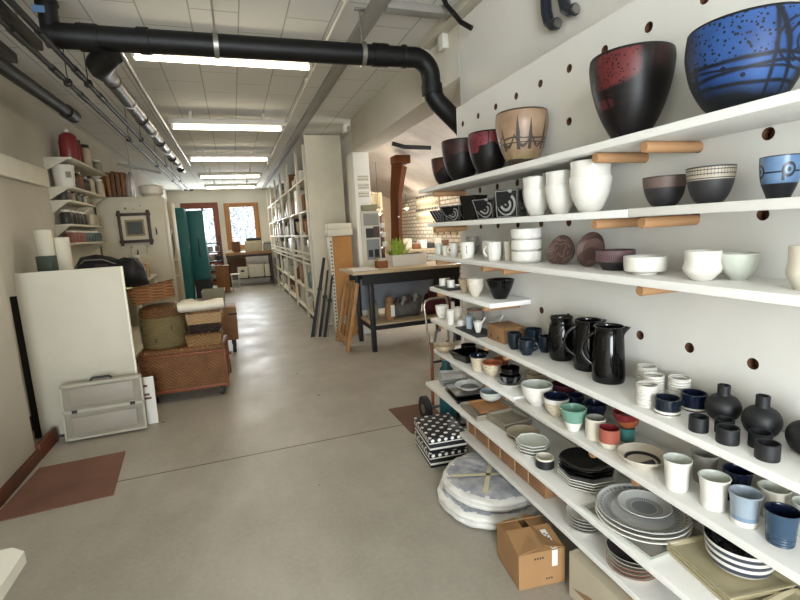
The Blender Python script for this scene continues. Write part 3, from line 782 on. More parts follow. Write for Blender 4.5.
for lb, x, y, R_, H_, az in CUPS:
    pot('dark_blue_cup', lb, 'cup', x, y, Z5, R_, H_, [(.6, 0), (.66, .06), (.88, .3), (.98, .62), (1, 1)], teal_dk, group='dark blue cups', handle=(az, .25 * H_, .85 * H_, .018, .0045))
PIT = [('farthest black glazed pitcher, round bellied', 1.208, 1.603, .053, .181, 'jar', (100, .012, .02), -70), ('middle of the three black glazed pitchers', 1.218, 1.452, .055, .193, 'pitch', (-35, .018, .022), 150), ('nearest black glazed pitcher with a spout and looped handle', 1.185, 1.308, .056, .199, 'pitch', (-48, .022, .02), 138)]
for lb, x, y, R_, H_, pf, sp_, az in PIT:
    pot('black_pitcher', lb, 'pitcher', x, y, Z5, R_, H_, pf, black_g, group='black glazed pitchers', handle=(az, .28 * H_, .88 * H_, .042, .0065), spout=sp_, seg=48)
for i, (lb, x, y, H_) in enumerate((('farthest of the four ridged white cups, behind two others', 1.243, 1.195, .075), ('second ridged white cup, between the farthest and the front one', 1.202, 1.128, .070), ('front ridged white cup nearest the shelf edge', 1.121, 1.075, .068), ('ridged white cup at the back beside the deep blue bowl', 1.243, 1.068, .073))):
    pot('ridged_cup', lb, 'cup', x, y, Z5, .0315, H_, 'cyl', ridged_w, group='ridged white cups')
pot('striped_bowl', 'small dark bowl with a white stripe near its foot', 'bowl', 1.125, 1.003, Z5, .035, .048, 'cyl', [teal_dk, white_g, dark_m], [(.1, 1), (.17, 2), (.32, 1), (1, 0)])
pot('deep_blue_bowl', 'deep blue glossy bowl with a white foot line beside the black vases', 'bowl', 1.221, .998, Z5, .035, .049, 'cyl', [navy_g, white_g, dark_m], [(.1, 2), (.22, 1), (1, 0)])
for i, (lb, x, y, R_, H_) in enumerate((('far matt black round vase with a narrow neck', 1.226, .912, .044, .099), ('middle matt black round vase with a narrow neck', 1.222, .805, .044, .105), ('near matt black round vase cut by the right edge of the photo', 1.222, .70, .042, .103))):
    pot('black_vase', lb, 'vase', x, y, Z5, R_, H_, 'vase', black_m, group='matt black round vases', wall=.004)
for lb, x, y, R_, H_ in (('farthest matt black small cup on the pitcher shelf', 1.105, .886, .0235, .039), ('matt black small cup behind the other two, under the far vase', 1.152, .850, .0225, .037), ('matt black small cup in the middle of the front row', 1.108, .808, .0255, .040), ('matt black small cup tucked behind the nearest one', 1.156, .762, .0245, .037), ('nearest matt black small cup on the pitcher shelf', 1.112, .715, .025, .039)):
    pot('black_cup', lb, 'cup', x, y, Z5, R_, H_, 'cyl', black_m, group='matt black small cups', wall=.003)
pot('pale_bowl', 'pale bowl at the right edge of the photo beside the nearest black cup', 'bowl', 1.14, .60, Z5, .036, .05, 'bowl', ivory_g)

# ------------------------------------------------------------------ short far shelf (black dishes)
pot('tan_dish', 'wide tan dish at the far end of the short black-dish shelf', 'dish', 1.10, 2.60, Z6F, .066, .044, 'bowl', beige_g)
G = 'black dishes on the short far shelf'
dish('black_dish', 'wide low black square dish in front of the black bowls', 'dish', 1.155, 2.38, Z6F, .062, .085, .05, [black_g, black_g], 10, G)
pot('black_bowl', 'small black bowl sitting in the low black square dish', 'bowl', 1.165, 2.40, Z6F + .007, .045, .075, 'bowl', black_g, group=G)
pot('speckled_cup', 'speckled cream cup with a dark blue rim and inside', 'cup', 1.115, 2.178, Z6F, .048, .081, 'tumb', [speck_g, navy_g], [(.93, 0), (1, 1)], inner=1)
pot('speckled_bowl', 'beige speckled bowl with a reddish inside beside the blue-rimmed cup', 'bowl', 1.127, 2.053, Z6F, .050, .074, 'bowl', [speck_g, orange_g], [(.93, 0), (1, 1)], inner=1)
pot('rust_bowl', 'reddish bowl half hidden behind the speckled cup and bowl', 'bowl', 1.225, 2.13, Z6F, .04, .062, 'bowl', orange_g)
pot('white_saucer', 'white saucer under the black and grey patterned bowl', 'saucer', 1.135, 1.895, Z6F, .063, .016, 'plate', white_g)
pot('patterned_bowl', 'black and grey patterned bowl resting on a white saucer', 'bowl', 1.135, 1.895, Z6F + .0095, .052, .042, 'bowl', [stripes_m, black_g], inner=1)
pot('black_bowl', 'small black bowl stacked inside the patterned bowl', 'bowl', 1.135, 1.895, Z6F + .032, .046, .058, 'bowl', black_g, wall=.004)
pot('brown_bowl', 'pale brown bowl behind the patterned bowl at the near end', 'bowl', 1.235, 1.84, Z6F, .042, .06, 'bowl', beige_g)

# ------------------------------------------------------------------ tumbler shelf
pot('celadon_bowl', 'large white bowl with a pale green inside at the far end of the tumbler shelf', 'bowl', 1.125, 1.660, Z6, .066, .089, 'bowl', [white_g, pale_g], inner=1)
pot('navy_bowl', 'small cream bowl with a deep blue inside next to the green bowl', 'bowl', 1.126, 1.527, Z6, .050, .082, 'bowl', [speck_g, navy_g, white_g], [(.72, 0), (.95, 2), (1, 1)], inner=1)
pot('mint_bowl', 'mint green bowl with an unglazed white foot', 'bowl', 1.100, 1.389, Z6, .048, .085, 'flare', [white_g, mint_g, mint_g], [(.42, 0), (1, 1)], inner=2)
pot('grey_cup', 'straight pale grey cup between the mint bowl and the coral cup', 'cup', 1.130, 1.305, Z6, .035, .073, 'cyl', [ivory_g, grey_g], inner=1)
pot('coral_cup', 'coral pink cup with an unglazed cream base', 'cup', 1.116, 1.222, Z6, .034, .071, [(.6, 0), (.75, .06), (.95, .25), (1, .4), (1, 1)], [ivory_g, coral_g, red_g], [(.36, 0), (1, 1)], inner=2)
pot('teal_cup', 'small teal cup under the orange bowl behind the coral cup', 'cup', 1.212, 1.243, Z6, .026, .046, 'cyl', [teal_g, teal_g], group=None)
pot('orange_bowl', 'orange bowl stacked on the small teal cup', 'bowl', 1.212, 1.243, Z6 + .047, .038, .035, 'bowl', orange_g)
pot('red_bowl', 'red glazed bowl on top of the orange bowl', 'bowl', 1.208, 1.245, Z6 + .0615, .043, .042, 'bowl', red_g)
pot('maroon_bowl', 'dark maroon bowl in shade behind the deep blue bowl', 'bowl', 1.235, 1.625, Z6, .05, .085, 'bowl', maroon_g)
pot('maroon_bowl', 'small maroon bowl in shade between the deep blue bowl and the board', 'bowl', 1.222, 1.53, Z6, .034, .066, 'cyl', navy_g)
pot('dark_cup', 'dark blue-black cup in shade behind the grey cup', 'cup', 1.222, 1.415, Z6, .045, .075, 'flare', navy_g)
ringed = M('cream_ringed_plate', '#c9c0ae', .35, fn=lambda e: (lambda r: e.mix(((r.gt(.045) * r.lt(.053)).mx((r.lt(.038)) * (e.y.lt(-.004)))), e.mix(e.noise(18), '#cdc5b4', '#b9ae9b'), '#1f1b19'))((e.x * e.x + e.y * e.y).pw(.5)))
pot('ringed_plate', 'cream plate with a black ring and black half moon in its middle', 'plate', 1.135, 1.098, Z6, .076, .032, 'plate', [ivory_g, ringed], inner=1, seg=48)
TUMB = [('farthest white tumbler in the front row, beside the ringed plate', 1.112, .951, .0375, .090, white_g), ('second white tumbler in the front row, beside the pale blue one', 1.124, .848, .0375, .087, white_g), ('pale blue tumbler with a white foot', 1.131, .770, .0365, .083, lblue_g), ('deep slate blue tumbler with a ribbed base at the right edge', 1.136, .688, .036, .082, blue_g),
        ('grey tumbler in the back row behind the white ones', 1.216, .949, .036, .087, grey_g), ('navy tumbler in the back row behind the second white one', 1.212, .850, .036, .086, navy_g), ('cream tumbler in the back row behind the pale blue one', 1.220, .761, .0355, .081, ivory_g), ('greyish tumbler in the back row at the right edge of the photo', 1.222, .683, .035, .081, pale_g)]
for i, (lb, x, y, R_, H_, m_) in enumerate(TUMB):
    if i == 2: mats, bands = [white_g, M('blue_grey_band', '#72869a', .28), lblue_g], [(.18, 0), (.32, 1), (1, 2)]
    elif i == 3: mats, bands = [ridged_g, blue_g, navy_g], [(.3, 0), (1, 1)]
    else: mats, bands = [m_, pale_g if i in (0, 1, 6) else m_], None
    inn = 2 if i in (2, 3) else 1
    pot('tumbler', lb, 'tumbler', x, y, Z6, R_, H_, 'tumb', mats, bands, inner=inn, group='flared tumblers in two rows', wall=.004, wob=(lambda a, z_: 1 + .02 * math.cos(2 * a + 1)))

# ------------------------------------------------------------------ deep plate shelf
stone_m = M('stoneware_tray', '#8f8878', .5, var=.1, vscale=14)
tray_ol = M('olive_beige_tray', '#b0a687', .45, var=.06, vscale=10)
plate_grey = M('grey_plate', '#9fa09c', .35, var=.06, vscale=9)
brown_e = M('brown_plate_edge', '#6b5446', .5, var=.1)
for i in range(3):
    dish('square_plate', ['lowest', 'middle', 'topmost'][i] + ' of three grey square plates stacked at the far end of the plate shelf', 'plate', 1.155, 2.62, Z7 + i * .0165, .075, .088, .018, [plate_grey, brown_e if i < 2 else plate_grey], -16 - 2 * i, 'far square plates', mi=0)
for i in range(2):
    dish('black_square_plate', ['lower', 'upper'][i] + ' of two black rimmed square plates under the round white plate', 'plate', 1.125, 2.352, Z7 + i * .022, .092, .105, .026, [black_g, grey_g], -6, 'black square plates', mi=1)
round_white = M('white_plate_grey_centre', '#c9cbc7', .3, fn=lambda e: e.mix((e.x * e.x + e.y * e.y).pw(.5).lt(.052), '#d0d2cd', '#7f827f'))
pot('round_white_plate', 'round white rimmed plate with a grey centre on the black square plates', 'plate', 1.14, 2.352, Z7 + .05, .084, .022, 'plate', [white_g, round_white], inner=1)
for i in range(2):
    dish('stoneware_tray', ['lower', 'upper'][i] + ' of two square stoneware trays beneath the orange-brown plate', 'tray', 1.115, 2.11, Z7 + i * .013, .098, .104, .017, [stone_m, stone_m], -2, 'far stoneware trays', mi=1)
dish('orange_plate', 'flat orange-brown square plate on the far stoneware trays', 'plate', 1.122, 2.10, Z7 + .0305, .075, .082, .012, [M('orange_brown_plate', '#a5764a', .45, var=.1, vscale=12)] * 2, -3)
for i in range(2):
    pot('pale_bowl', ['lower', 'upper'][i] + ' of two shallow pale blue-white bowls on the orange-brown plate', 'bowl', 1.165, 2.145, Z7 + .0435 + i * .014, .058, .038, 'bowl', [pale_g, lblue_g], inner=1, group='shallow pale bowls on the orange plate')
for i in range(3):
    dish('stoneware_tray', ['lowest', 'middle', 'topmost'][i] + ' of three square stoneware trays left of the round beige plate', 'tray', 1.148, 1.932, Z7 + i * .0125, .072, .080, .0165, [stone_m, stone_m], 5, 'near stoneware trays', mi=1)
for i in range(2):
    pot('round_beige_plate', ['lower', 'upper'][i] + ' of two round beige plates next to the white octagonal plates', 'plate', 1.115, 1.755, Z7 + i * .014, .076, .022, 'plate', [M('beige_plate', '#a59a84', .45, var=.1, vscale=12)] if i == 0 else [bpy.data.materials['beige_plate']], group='round beige plates')
for i in range(4):
    pot('octagonal_plate', ['lowest', 'second', 'third', 'topmost'][i] + ' white octagonal plate of the stack before the small black bowl', 'plate', 1.078, 1.625, Z7 + i * .0135, .073, .02, [(.62, 0), (.66, .2), (.97, .85), (1, 1)], [white_g, pale_g], inner=1, seg=8, group='white octagonal plates', phase=.2, fine=1)
pot('small_black_bowl', 'small black bowl with a pale rim beside the black plates', 'bowl', 1.060, 1.512, Z7, .037, .042, 'cyl', [black_m, ivory_g, ivory_g], [(.86, 0), (1, 1)], inner=2)
for i in range(4):
    pot('octagonal_platter', ['lowest', 'second', 'third', 'topmost'][i] + ' white octagonal platter under the black plates', 'plate', 1.135, 1.353, Z7 + i * .0105, .108, .018, [(.62, 0), (.66, .2), (.97, .85), (1, 1)], white_g, seg=8, group='white octagonal platters', phase=.3, fine=1)
for i in range(3):
    pot('black_plate', ['lowest', 'middle', 'topmost'][i] + ' glossy black plate on the white octagonal platters', 'plate', 1.132, 1.355, Z7 + .0435 + i * .0125, .104 - .003 * i, .022, [(.62, 0), (.66, .2), (.97, .85), (1, 1)], black_g, seg=[8, 8, 44][i], group='glossy black plates', phase=.3, fine=[1, 1, 4][i])
# big grey plate stack on a wavy white platter
dish('white_platter', 'thin rectangular grey-white platter under the big grey plates', 'platter', 1.128, 1.085, Z7, (.112, .135), (.122, .146), .0115, [pale_g, grey_g], 2, wall=.008)


def lace_fn(e):
    r = (e.x * e.x + e.y * e.y).pw(.5); th = e.y.at2(e.x) * (72 / 6.2832)
    dots = (th.fr() - .5).ab().lt(.27) * r.near(.103, .006)
    dots2 = ((th * .6).fr() - .5).ab().lt(.3) * r.near(.122, .004)
    c = e.mix(e.ramp(e.noise(9), .3, .7), '#bcbcb7', '#a8a8a4'); c = e.mix(r.near(.112, .0012).mx(r.near(.094, .0012)), c, '#6d7172')
    return e.mix(dots.mx(dots2 * .6), c, '#565a5b')


lace = M('lace_grey_glaze', '#aeb3b4', .3, fn=lace_fn, bump=.2, bscale=80)
for i in range(3):
    pot('big_grey_plate', ['lowest white', 'middle white', 'topmost patterned'][i] + ' plate of the big grey plate stack', 'plate', 1.122, 1.080, Z7 + .0065 + i * .0155, .139 - .001 * i, .026, [(.62, 0), (.66, .2), (.95, .8), (1, 1)], [white_g if i < 2 else lace, white_g if i < 2 else lace], seg=64, group='big grey plates')


def small_fn(e):
    r = (e.x * e.x + e.y * e.y).pw(.5); th = e.y.at2(e.x) * (46 / 6.2832)
    d = (th.fr() - .5).ab().lt(.27) * r.near(.044, .004)
    c = e.mix(r.lt(.037), e.mix(e.noise(12), '#c0c1bd', '#b0b1ad'), '#7b7f80')
    return e.mix(d.mx(r.near(.051, .0012)), c, '#5d6162')


pot('small_lace_plate', 'smaller scalloped grey plate on top of the big grey plate stack', 'plate', 1.135, 1.085, Z7 + .049, .079, .02, [(.62, 0), (.66, .2), (.95, .85), (1, 1)], M('small_lace_glaze', '#aeb3b4', .3, fn=small_fn), seg=60, wob=lambda a, z_: 1 + (.018 * abs(math.cos(11 * a)) if z_ > .012 else 0))
for i in range(3):
    dish('beige_tray', ['lowest', 'middle', 'topmost'][i] + ' of the square olive-beige trays under the striped bowls', 'tray', 1.167, .832, Z7 + i * .0105, (.092, .103), (.1, .11), .0150, [tray_ol, tray_ol], -8, 'olive-beige square trays', mi=1)
for i in range(2):
    dish('beige_tray', ['lower', 'upper'][i] + ' of two square olive-beige trays at the bottom right edge of the photo', 'tray', 1.165, .605, Z7 + i * .0105, (.085, .105), (.092, .112), .0150, [tray_ol, tray_ol], 3, 'olive-beige square trays', mi=1)
band_b = [(.2, 0), (.56, 0), (.86, 1), (1, 0)]
bandm = M('slate_band_glaze', '#3e444f', .3, var=.15, vscale=30)
blk_sp = M('black_sparkle_glaze', '#0f0f12', .2, fn=lambda e: e.mix(e.voro(160).lt(.22), '#0e0e12', '#5a5a62'))
for i in range(3):
    pot('striped_serving_bowl', ['lowest', 'middle', 'topmost black-lined'][i] + ' white bowl with a slate band in the nested stack on the trays', 'bowl', 1.182, .811, Z7 + .0275 + i * .0205, .078 + .003 * i, .048, 'bowl', [white_g, bandm, blk_sp], band_b, inner=2 if i == 2 else 0, group='nested slate-banded bowls', seg=48)

# ------------------------------------------------------------------ lowest shelf
bx_y = [2.343, 2.245, 2.089, 1.971, 1.834, 1.72, 1.611, 1.465]
cm = M('brown_carton', '#8c6748', .8, var=.1, vscale=6)
for i in range(6):
    y1, y0 = bx_y[i] - .014 if i == 0 else bx_y[i] - .002, bx_y[i + 1] + .002
    if i == 5: y0 = 1.585
    t = thing('brown_carton', 'upright brown carton on the lowest shelf, ' + ['farthest', 'second', 'third', 'fourth', 'fifth', 'nearest, beside the white plates'][i] + ' in row', 'carton', S(1.195, (y0 + y1) / 2, Z8), SHELF_ROT, 'brown cartons on the lowest shelf')
    MB().box((0, 0, .068), (.165, y1 - y0, .136), bev=.002).obj('carton', cm, t)
    MB().box((-.0835, (y1 - y0) / 2 - .006, .068), (.001, .008, .134)).obj('tape', M('carton_tape', '#c2a27c', .4) if i == 0 else bpy.data.materials['carton_tape'], t)
for i in range(5):
    pot('white_side_plate', ['lowest', 'second', 'third', 'fourth', 'topmost'][i] + ' white side plate in the stack on the lowest shelf', 'plate', 1.142, 1.372, Z8 + i * .0125, .070, .019, 'plate', [white_g, grey_g], [(.9, 0), (1, 1)], group='white side plates on the lowest shelf')
for i in range(5):
    pot('red_rimmed_plate', ['lowest', 'second', 'third', 'fourth', 'topmost dark'][i] + ' plate of the red-rimmed stack on the lowest shelf', 'plate', 1.138, 1.130, Z8 + i * .0145, .081, .021, 'plate', [ivory_g if i < 4 else dark_m, red_g if i < 3 else grey_g], [(.84, 0), (1, 1)], group='red-rimmed plates on the lowest shelf')

# ================================================================== FLOOR BELOW THE SHELVES
def dots_fn(e, side=False):
    def grid(a, b, n):
        p = (a * n).fr() - .5; q = (b * n).fr() - .5
        return (p * p + q * q).pw(.5).lt(.2)
    return e.mix(grid(e.x + .5, e.y + .5, 19.).mx(e.z.gt(2.0)) if not side else grid(e.x + .5, e.y + .5, 19.), '#0d0d0e', '#e5e3dc')


def pt(e, a, b, n):
    p = (a * n).fr() - .5; q = (b * n).fr() - .5
    return (p * p + q * q).pw(.5).lt(.24)


dot_top = M('black_white_dots_top', '#0d0d0e', .55, fn=lambda e: e.mix(pt(e, (e.x + e.y) * .707 + .5, (e.x - e.y) * .707 + .5, 18.), '#0e0e0f', '#e5e3dc'))
dot_side = M('black_white_dots_side', '#0d0d0e', .55, fn=lambda e: e.mix(pt(e, e.x + e.y + .5, e.z * 0.0 + .0, 21.) * 0.0 + ((((e.x + e.y + .5) * 24).fr() - .5).pw(2.0) + ((e.z - .078) * 24).pw(2.0)).lt(.065), '#0e0e0f', '#e5e3dc'))
black_card = M('black_card', '#121213', .6); white_card = M('white_card', '#d9d7cf', .6)
for i in range(2):
    t = thing('dotted_box', ['lower', 'upper'][i] + ' of two black storage boxes with white dots and stripes, standing on the floor', 'storage box', S(1.048, 2.615, .002 + .096 * i), SHELF_ROT + math.radians(-4), 'black dotted boxes')
    mb = MB().box((0, 0, .031), (.236, .33, .062), 0, bev=.002); mb.box((0, 0, .024), (.238, .332, .012), 1); mb.obj('box', [black_card, white_card], t)
    mb = MB().box((0, 0, .077), (.246, .34, .034), 0, bev=.002)
    mb.box((0, 0, .0615), (.2475, .3415, .006), 2)
    for f in mb.bm.faces:
        f.normal_update()
        if f.material_index == 0 and f.normal.z > .9: f.material_index = 1
    mb.obj('lid', [dot_side, dot_top, white_card], t)
rust = M('rust_mat', '#684a3d', .85, var=.12, vscale=5, bump=.05)
MB().prism([(1.045, 3.43), (1.055, 2.93), (1.36, 2.9), (1.40, 3.42)], 0.0005, .005).obj('floor_mat', rust, None)
tag(bpy.data.objects['floor_mat'], 'rust brown mat on the floor by the dotted boxes', 'mat')
o = MB().prism([(-1.385, 2.90), (-.805, 2.94), (-.86, 3.55), (-1.36, 3.53)], .0005, .006).obj('floor_mat', M('rust_mat_worn', '#7d4f3c', .7, fn=lambda e: e.mix(e.ramp(e.noise(3, 5), .3, .7), '#67463a', '#7f5947')), None)
tag(o, 'worn rust brown mat on the floor by the left wall', 'mat')

# wrapped round bundles: two flattened discs in crumpled plastic with masking tape
plastic = M('crumpled_plastic', '#b9bcc2', .22, fn=lambda e: e.mix(e.ramp(e.noise(12, 6, rough=.65), .36, .68), '#8d919c', '#c3c5c6'), bump=.5, bscale=22, coat=.3)
white_pl = M('white_plastic_edge', '#d5d3cc', .3, var=.07, vscale=18, bump=.7, bscale=22)
tape_m = M('masking_tape', '#d2caa8', .6, var=.05)


def bundle(label, loc, R_, h, m, seed, rz=0.):
    rnd = random.Random(seed); ph = [rnd.uniform(0, 6.28) for _ in range(6)]
    wob = lambda a, z_: 1 + .012 * math.sin(5 * a + ph[0]) + .008 * math.sin(9 * a + ph[1] + z_ * 30) + .008 * math.sin(19 * a + ph[2] - z_ * 60)
    pr = [(0, .004), (.8, 0), (.94, .08), (1.0, .3), (.99, .5), (1.01, .68), (.95, .88), (.84, .97), (.6, 1.0), (.3, .99), (0, .98)]
    t = thing('wrapped_bundle', label, 'bundle', loc, rz, 'plastic-wrapped round bundles')
    mb = MB().lathe([(r * R_, z * h) for r, z in spline(pr[1:-1], 3)] , 72, wob=wob)
    for f in list(mb.bm.faces): pass
    mb2 = MB().lathe([(0, .0)] + [(r * R_, z * h) for r, z in spline(pr[1:-1], 3)] + [(0, h * .985)], 72, wob=wob); mb.bm.free()
    for v in mb2.bm.verts:
        r = v.co.xy.length
        v.co.z += (.0025 * math.sin(v.co.x * 40 + ph[3]) * math.sin(v.co.y * 37 + ph[4]) + .0015 * math.sin(v.co.x * 90 + v.co.y * 70)) * (1 if v.co.z > h * .5 else 0)
    for f in mb2.bm.faces: f.material_index = 0 if f.calc_center_median().z > h * .93 else 1
    mb2.obj('plastic_wrap', [m, white_pl], t); return t


bundle('lower of two flat round bundles wrapped in white plastic on the floor', S(1.085, 2.03, .001), .272, .085, plastic, 1)
bt = bundle('upper flat round bundle wrapped in cloudy plastic with crossed masking tape', S(1.105, 2.03, .087), .262, .07, plastic, 2)
for a, off, L in ((.95, .02, .42), (-.35, -.03, .44)):
    g = []
    for k in range(2):
        row = []
        for j in range(13):
            s_ = (j / 12 - .5) * L; q = off + (k - .5) * .024; x = s_ * math.cos(a) - q * math.sin(a); y = s_ * math.sin(a) + q * math.cos(a)
            zt = .0745
            row.append((x, y, zt + .002))
        g.append(row)
    MB().quads(g).obj('tape', tape_m, bt)

# cardboard boxes under the lowest shelf
card = M('corrugated_card', '#9d7850', .8, var=.08, vscale=7, bump=.05)
card_in = M('corrugated_inside', '#8b6840', .85, var=.08)
ink = M('print_ink', '#2b2622', .8); lab = M('paper_label', '#e2dfd6', .6)


def carton(name, label, loc, rz, w, d, h, m, flap=((-1, 0), (1, 0)), open_=.9, name2='carton'):
    t = thing(name, label, 'cardboard box', loc, rz)
    mb = MB(); th = .004
    mb.box((0, 0, th / 2), (w, d, th), 0)
    for s_ in (-1, 1):
        mb.box((s_ * (w / 2 - th / 2), 0, h / 2), (th, d, h), 0); mb.box((0, s_ * (d / 2 - th / 2), h / 2), (w - 2 * th, th, h), 0)
    mb.obj('carton', m, t); return t


def flap(t, m, axis, side, w, d, h, L, ang):
    """a lid flap hinged on one rim edge; ang 0 = closed flat, positive lifts it"""
    mb = MB(); a = math.radians(ang)
    if axis == 'x':
        mb.box((-side * L / 2, 0, .002), (L, d - .004, .003)).xf(rot=(0, side * a, 0)).xf(loc=(side * w / 2, 0, h))
    else:
        mb.box((0, -side * L / 2, .002), (w - .004, L, .003)).xf(rot=(-side * a, 0, 0)).xf(loc=(0, side * d / 2, h))
    return mb.obj('flap', m, t)


t = carton('cardboard_box', 'open brown cardboard box on the floor beside the plastic-wrapped bundle', (1.042, 1.507, .0005), math.radians(-8), .20, .213, .15, card)
flap(t, card, 'x', -1, .20, .213, .15, .085, 10); flap(t, card, 'x', 1, .20, .213, .15, .09, 14)
flap(t, card, 'y', 1, .20, .213, .15, .05, 35); flap(t, card, 'y', -1, .20, .213, .15, .13, 9)
MB().box((.055, -.1072, .115), (.024, .001, .07)).box((.055, -.057, .1635), (.024, .1, .001), rot=(.157, 0, 0)).obj('label_strip', lab, t)
mb = MB()
for k in range(9): mb.box((.051 + (k % 2) * .008, -.098 + k * .0085, .1578 + k * .00135), (.010, .0045, .0006), rot=(.157, 0, 0))
for k in range(4): mb.box((-.03 + k * .011, -.1070, .125), (.006, .0008, .008))
for k in range(3): mb.box((.02 + k * .011, -.1070, .03), (.006, .0008, .007))
mb.obj('print', ink, t)
grey_card = M('pale_card', '#b3a993', .8, var=.06, vscale=7)
t = carton('cardboard_box', 'pale grey-brown cardboard box on the floor at the bottom edge of the photo', S(1.165, 1.15, .0005), SHELF_ROT, .22, .40, .19, grey_card)
flap(t, grey_card, 'x', -1, .22, .40, .19, .11, 4); flap(t, grey_card, 'x', 1, .22, .40, .19, .105, 1)
t2 = MB().prism([(-.18, .06), (-.1, .08), (0, .095), (.09, .085), (.18, .05), (.1, .055), (0, .06), (-.1, .05)], -.1115, -.1105, rot=(PI / 2, 0, PI / 2)).obj('print', M('brown_print', '#8a6d4c', .8), t)

# ================================================================== WHITE TABLE CORNER AT LOWER LEFT
wl = M('white_laminate', '#d6d1c2', .4, var=.03)
t = thing('white_table', 'white table corner at the bottom left edge of the photo', 'table', (-.95, .85, 0))
pts = [(-.35, -.45), (.375, -.45), (.395, -.43), (.395, .435), (.36, .465), (-.35, .465)]
MB().prism(pts, .69, .72).obj('table_top', wl, t)
for sx in (-.3, .33):
    for sy in (-.4, .38): MB().box((sx, sy, .345), (.045, .045, .69), bev=.004).obj('leg', wl, t)

# ================================================================== PIPES AND RAILS UNDER THE CEILING
pipe_bk = M('black_pipe', '#0e0d0c', .5, spec=.35, var=.12, vscale=6)
steel = M('galvanised', '#8d8a82', .38, metal=.7, var=.12, vscale=20)
rail_dk = M('dark_rail', '#211e1a', .45, metal=.4, var=.15, vscale=9)
wrap_m = M('foil_wrap', '#4a443a', .35, metal=.5, var=.35, vscale=12, bump=.3, bscale=18)


def arc(c, r, a0, a1, u, v, n=8):
    return [Vector(c) + r * (math.cos(a0 + (a1 - a0) * k / n) * Vector(u) + math.sin(a0 + (a1 - a0) * k / n) * Vector(v)) for k in range(n + 1)]


t = thing('drain_pipe', 'thick black drain pipe crossing the ceiling and bending down at the beam', 'pipe', (0, 0, 0))
pts = [(-.86, 3.23, 2.60), (0, 3.205, 2.60), (1.22, 3.155, 2.595)] + arc((1.29, 3.15, 2.475), .12, PI / 2, 0, (1, 0, 0), (0, 0, 1), 7) + [(1.412, 3.15, 2.40)] + [(1.425, 3.15, 2.35), (1.46, 3.15, 2.305), (1.62, 3.15, 2.165), (1.80, 3.15, 2.0)]
MB().tube(pts, .066, 28).obj('pipe', pipe_bk, t)
for x0, x1 in ((-.70, -.60), (-.40, -.34), (1.0, 1.10), (1.205, 1.23)):
    y = 3.23 - .036 * (x0 + .86)
    MB().tube([(x0, y, 2.598), (x1, y - .003, 2.598)], .0735, 28).obj('collar', pipe_bk, t)
MB().tube([(1.413, 3.15, 2.425), (1.418, 3.15, 2.36)], .0735, 28).obj('collar', pipe_bk, t)
for x in (.02, .93):
    y = 3.23 - .036 * (x + .86)
    MB().tube([(x - .014, y, 2.599), (x + .014, y, 2.599)], .0755, 28).obj('clamp', steel, t)
    MB().tube([(x, y, 2.67), (x, y, 2.88)], .007, 10).box((x, y, 2.873), (.07, .035, .012), bev=.003).obj('hanger_rod', steel, t)
t = thing('branch_pipe', 'foil-wrapped branch pipe running down the hall from the black drain pipe', 'pipe', (0, 0, 0))
MB().tube([(-.55, 3.24, 2.535), (-.60, 3.28, 2.51), (-.645, 3.36, 2.50), (-.66, 3.46, 2.51), (-.66, 3.62, 2.53)], [.066, .07, .07, .066, .06], 24).obj('elbow', pipe_bk, t)
MB().tube([(-.66, 3.6, 2.53), (-.665, 5, 2.54), (-.66, 8.5, 2.56)], .05, 22).obj('pipe', wrap_m, t)
for k in range(9):
    y = 3.75 + k * .55
    MB().tube([(-.662, y, 2.532), (-.662, y + .03, 2.532)], .0535, 22).obj('band', steel if k % 2 else pipe_bk, t)
MB().tube([(-.545, 3.45, 2.62), (-.55, 5, 2.63), (-.55, 8.6, 2.65)], .014, 12).obj('cable_pipe', steel, t)
for nm, x, z, y0, y1, r in (('right', -.80, 2.5, 1.6, 11.3, .016), ('left', -.915, 2.5, 1.6, 11.3, .016)):
    t = thing('water_pipe', 'slim dark pipe along the ceiling, %s one of the hanging pair' % nm, 'pipe', (x, 0, z), 0, 'pair of slim pipes')
    MB().tube([(0, y0, 0), (0, y1, 0)], r, 12).obj('pipe', rail_dk, t)
    for k in range(4):
        y = 3.75 + k * 1.9
        MB().tube([(0, y, .01), (0, y, .38)], .003, 8).box((0, y, 0), (.044, .05, .044), bev=.008).obj('hanger', rail_dk, t)
    for k in range(4): MB().tube([(0, 2.35 + k * .55, 0), (0, 2.52 + k * .55, 0)], .020, 12).obj('sleeve', rail_dk, t)
MB().tube([(-.915, 11.3, 2.5), (-.80, 11.3, 2.5), (-.72, 11.32, 2.5)], .016, 10).obj('pipe_joint', rail_dk, None)
tag(bpy.data.objects['pipe_joint'], 'short cross piece joining the far ends of the slim pipe pair', 'pipe')
for i, (x, z, w_, lb) in enumerate(((-1.0, 2.63, .06, 'flat dark cable rail above the slim pipes, top left corner'), (-1.13, 2.55, .04, 'narrow dark cable rail nearest the left wall, top left corner'))):
    t = thing('cable_rail', lb, 'rail', (x, 0, z))
    mb = MB()
    MB().box((0, 2.4, 0), (w_, 2.3, .02), bev=.003).box((-w_ / 2, 2.4, .02), (.006, 2.3, .05)).box((w_ / 2, 2.4, .02), (.006, 2.3, .05)).obj('tray', rail_dk, t)
    for y in (1.7, 2.5, 3.3): MB().tube([(0, y, .01), (0, y, 2.88 - z)], .006, 8).obj('hanger', steel, t)
t = thing('vent_pipe', 'short upright black pipe rising from the drain pipe to the ceiling', 'pipe', (-.83, 3.22, 2.66))
MB().tube([(0, 0, -.03), (0, 0, .215)], .048, 22).obj('pipe', pipe_bk, t); MB().tube([(0, 0, .09), (0, 0, .115)], .056, 22).obj('collar', pipe_bk, t)
MB().box((-.03, -.045, .05), (.06, .006, .035)).obj('label', M('blue_white_label', '#4d6a8c', .5), t)
t = thing('wall_pipe', 'black pipe high along the left wall, capped at its far end', 'pipe', (-1.36, 0, 2.67))
